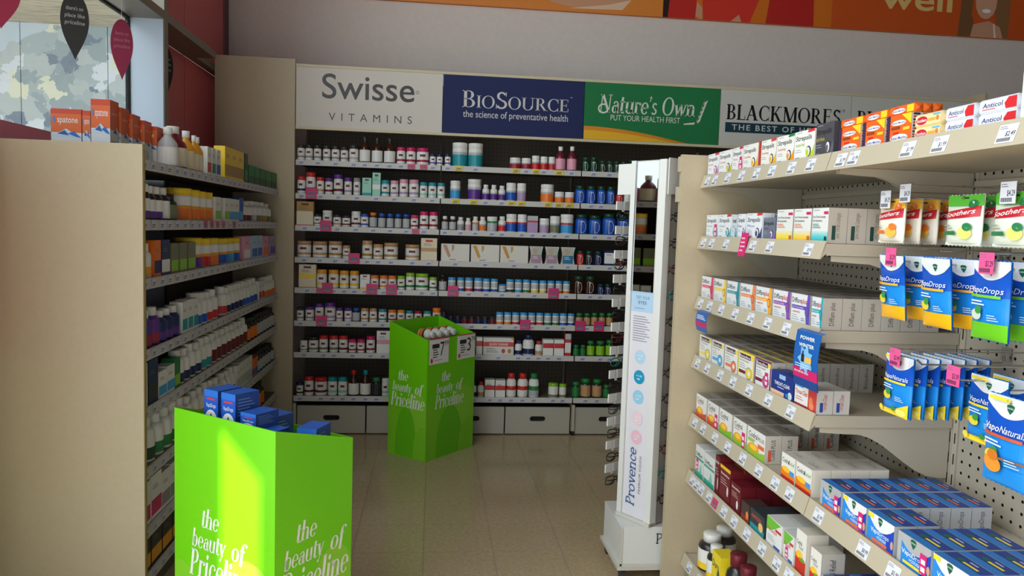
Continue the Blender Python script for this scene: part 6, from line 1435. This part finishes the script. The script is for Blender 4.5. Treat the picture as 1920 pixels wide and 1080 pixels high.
def make_bin(origin, rz, label):
    o = empty('dump_bin', (origin.x, origin.y, 0), rz, label=label, cat='display bin'); t = .004
    def panel(name, pts, axis, a, b): mb = MB(); mb.prism(pts, axis, a, b, GRN); return mb.obj(name, o)
    pb = panel('back_panel', [(0, 0), (BW, 0), (BW, BHB), (0, BHB)], 'Y', 0, t); pf = panel('front_panel', [(0, 0), (BW, 0), (BW, BHF), (0, BHF)], 'Y', BD - t, BD)
    pl = panel('side_panel', [(t + .0001, 0), (BD - t - .0001, 0), (BD - t - .0001, BHF), (t + .0001, BHB)], 'X', 0, t); ps = panel('side_panel', [(t + .0001, 0), (BD - t - .0001, 0), (BD - t - .0001, BHF), (t + .0001, BHB)], 'X', BW - t, BW)
    for par, fn, w in ((pb, lambda u, v, e: (BW / 2 + u, -e, v), BW), (pf, lambda u, v, e: (BW / 2 - u, BD + e, v), BW), (ps, lambda u, v, e: (BW + e, BD / 2 + u, v), BD), (pl, lambda u, v, e: (-e, BD / 2 - u, v), BD)):
        pr = Print(); bin_face(pr, w, BHF); m2 = MB(); pr.into(m2, fn); m2.obj('print', par)
    return o
_x1 = (B1C - B1L).normalized()
bin1 = make_bin(B1L, math.atan2(_x1.y, _x1.x), 'bright green cardboard dump bin with blue cartons and a sunlit stripe')
C2, R2 = Vector((-.013, 4.277, 0)), Vector((.27, 4.602, 0)); _x2 = (C2 - R2).normalized(); _y2 = Vector((-_x2.y, _x2.x, 0))
O2 = C2 - _x2 * BW - _y2 * BD
bin2 = make_bin(O2, math.atan2(_x2.y, _x2.x), 'green cardboard dump bin with price cards in front of the back shelves')
for o, zf in ((bin1, .66), (bin2, .62)):
    mb = MB(); mb.box(.0045, BW - .0045, .0045, BD - .0045, zf - .004, zf, mat((150, 120, 84), .8, name='inner_card')); mb.obj('inner_tray', o)
def pcard(x, big, small, par):
    pr = Print().rect(-.085, .085, 0, .15, (228, 228, 224)).rect(-.085, .085, .143, .15, (200, 50, 40)); pr.rect(-.062, .0, .092, .117, (40, 40, 44)); pr.lines(-.055, .08, .05, 4, .014, .006, (70, 70, 74)); pr.word(sans(big, .0), .026, .045, .082, (24, 24, 26), width=.036, align='c'); pr.word(sans(small, .0), .064, .10, .030, (24, 24, 26), width=.034, align='c'); pr.ell(-.066, .022, .010, .015, (206, 36, 90)); pr.lines(-.045, .02, .10, 1, .01, .003, (170, 120, 120))
    mb = MB(); mb.box(-.085, .085, .0002, .0012, 0, .15, mat((228, 228, 224), .4)); pr.into(mb, flat(0)); o = mb.obj('price_card', par); o.location = (x, BD + .0026, BHF - .145); o.rotation_euler = (0, 0, math.pi); return o
pcard(BW - .098, '7', '99', bin2); pcard(.092, '3', '79', bin2)
def in_bin(o, x, y, z): return o.matrix_basis @ Vector((x, y, z))
bpy.context.view_layer.update()
def vbx(p, w, h):
    p.rect(-w / 2, w / 2, 0, h, (24, 84, 190)); p.rect(-w / 2, w / 2, h * .78, h, (40, 110, 206)); p.ell(0, h * .02, w * .44, h * .34, (232, 234, 236), a0=0, a1=180); p.poly([(-w * .10, h * .06), (w * .10, h * .06), (w * .04, h * .24), (-w * .04, h * .24)], VG); p.rect(-w * .3, w * .3, h * .68, h * .74, (206, 60, 60)); p.word(sans('VapoDrops', .01), 0, h * .44, h * .13, (220, 230, 244), width=w * .7, align='c')
kb = box_kind('binbox', .062, .10, .085, (26, 70, 150), vbx, 'x', side=lambda p, d, h: p.rect(0, d, 0, h, (26, 66, 140)).lines(d * .1, h * .8, d * .7, 6, h * .1, h * .03, (110, 140, 190)), top=lambda p, w, d: p.rect(-w / 2, w / 2, 0, d, (34, 90, 180)))
rz1 = bin1.rotation_euler.z
zf = .6606
for i, (x, y, z, rx_, dz) in enumerate(((.105, .030, zf, 0, 0), (.172, .030, zf, 0, 0), (.245, .030, zf, 0, 0), (.33, .04, zf, 0, .12), (.40, .15, zf, 0, .3), (.11, .16, zf, 0, .05), (.20, .17, zf, 0, 0))):
    p = in_bin(bin1, x, y, z); put(kb, p, rz1 + dz, 'blue and white cough drop carton standing in the near green bin')
for i, (x, y) in enumerate(((.12, .02), (.195, .022))):
    p = in_bin(bin1, x, y + .018, zf + .1008 + .0); put(kb, p, rz1, 'blue cough drop carton on top of the heap in the bin', sc=(1, 1, .92))
p = in_bin(bin1, .275, .045, zf + .1008); put(kb, p, rz1 + .04, 'blue cough drop carton lying lower at the heap edge', sc=(1, 1, .45))
ob = round_kind('bottle', W, W, bands('orange:2.4,charcoal:1,white:1'))
rz2 = bin2.rotation_euler.z
random.seed(3)
for lay, zc_ in ((0, .6505), (1, .712)):
    for i in range(6 if lay == 0 else 4):
        for j in range(2 if lay == 0 else 1):
            x = .045 + .068 * i + (.03 if lay else 0); y = .030 + .13 * j + (.07 if lay else 0)
            q = in_bin(bin2, x, y, zc_ if lay == 0 else zc_)
            put(ob, q + Vector((0, 0, 0)), 0, 'white bottle with orange label lying in the far green bin' if lay == 0 else 'white bottle with orange label on top in the far bin', rot=(math.radians(-90), 0, rz2 + (0 if lay == 0 else random.uniform(-.1, .1))))

# ------------------------------------------------------------------ look-alikes share a label and a group
_by = {}
for o in SC.objects:
    if o.parent is None and 'label' in o: _by.setdefault(o['label'], []).append(o)
for lab, os_ in _by.items():
    if len(os_) > 1:
        for o in os_:
            if 'group' not in o: o['group'] = lab.split(',')[0].split(' queued')[0] + 's'
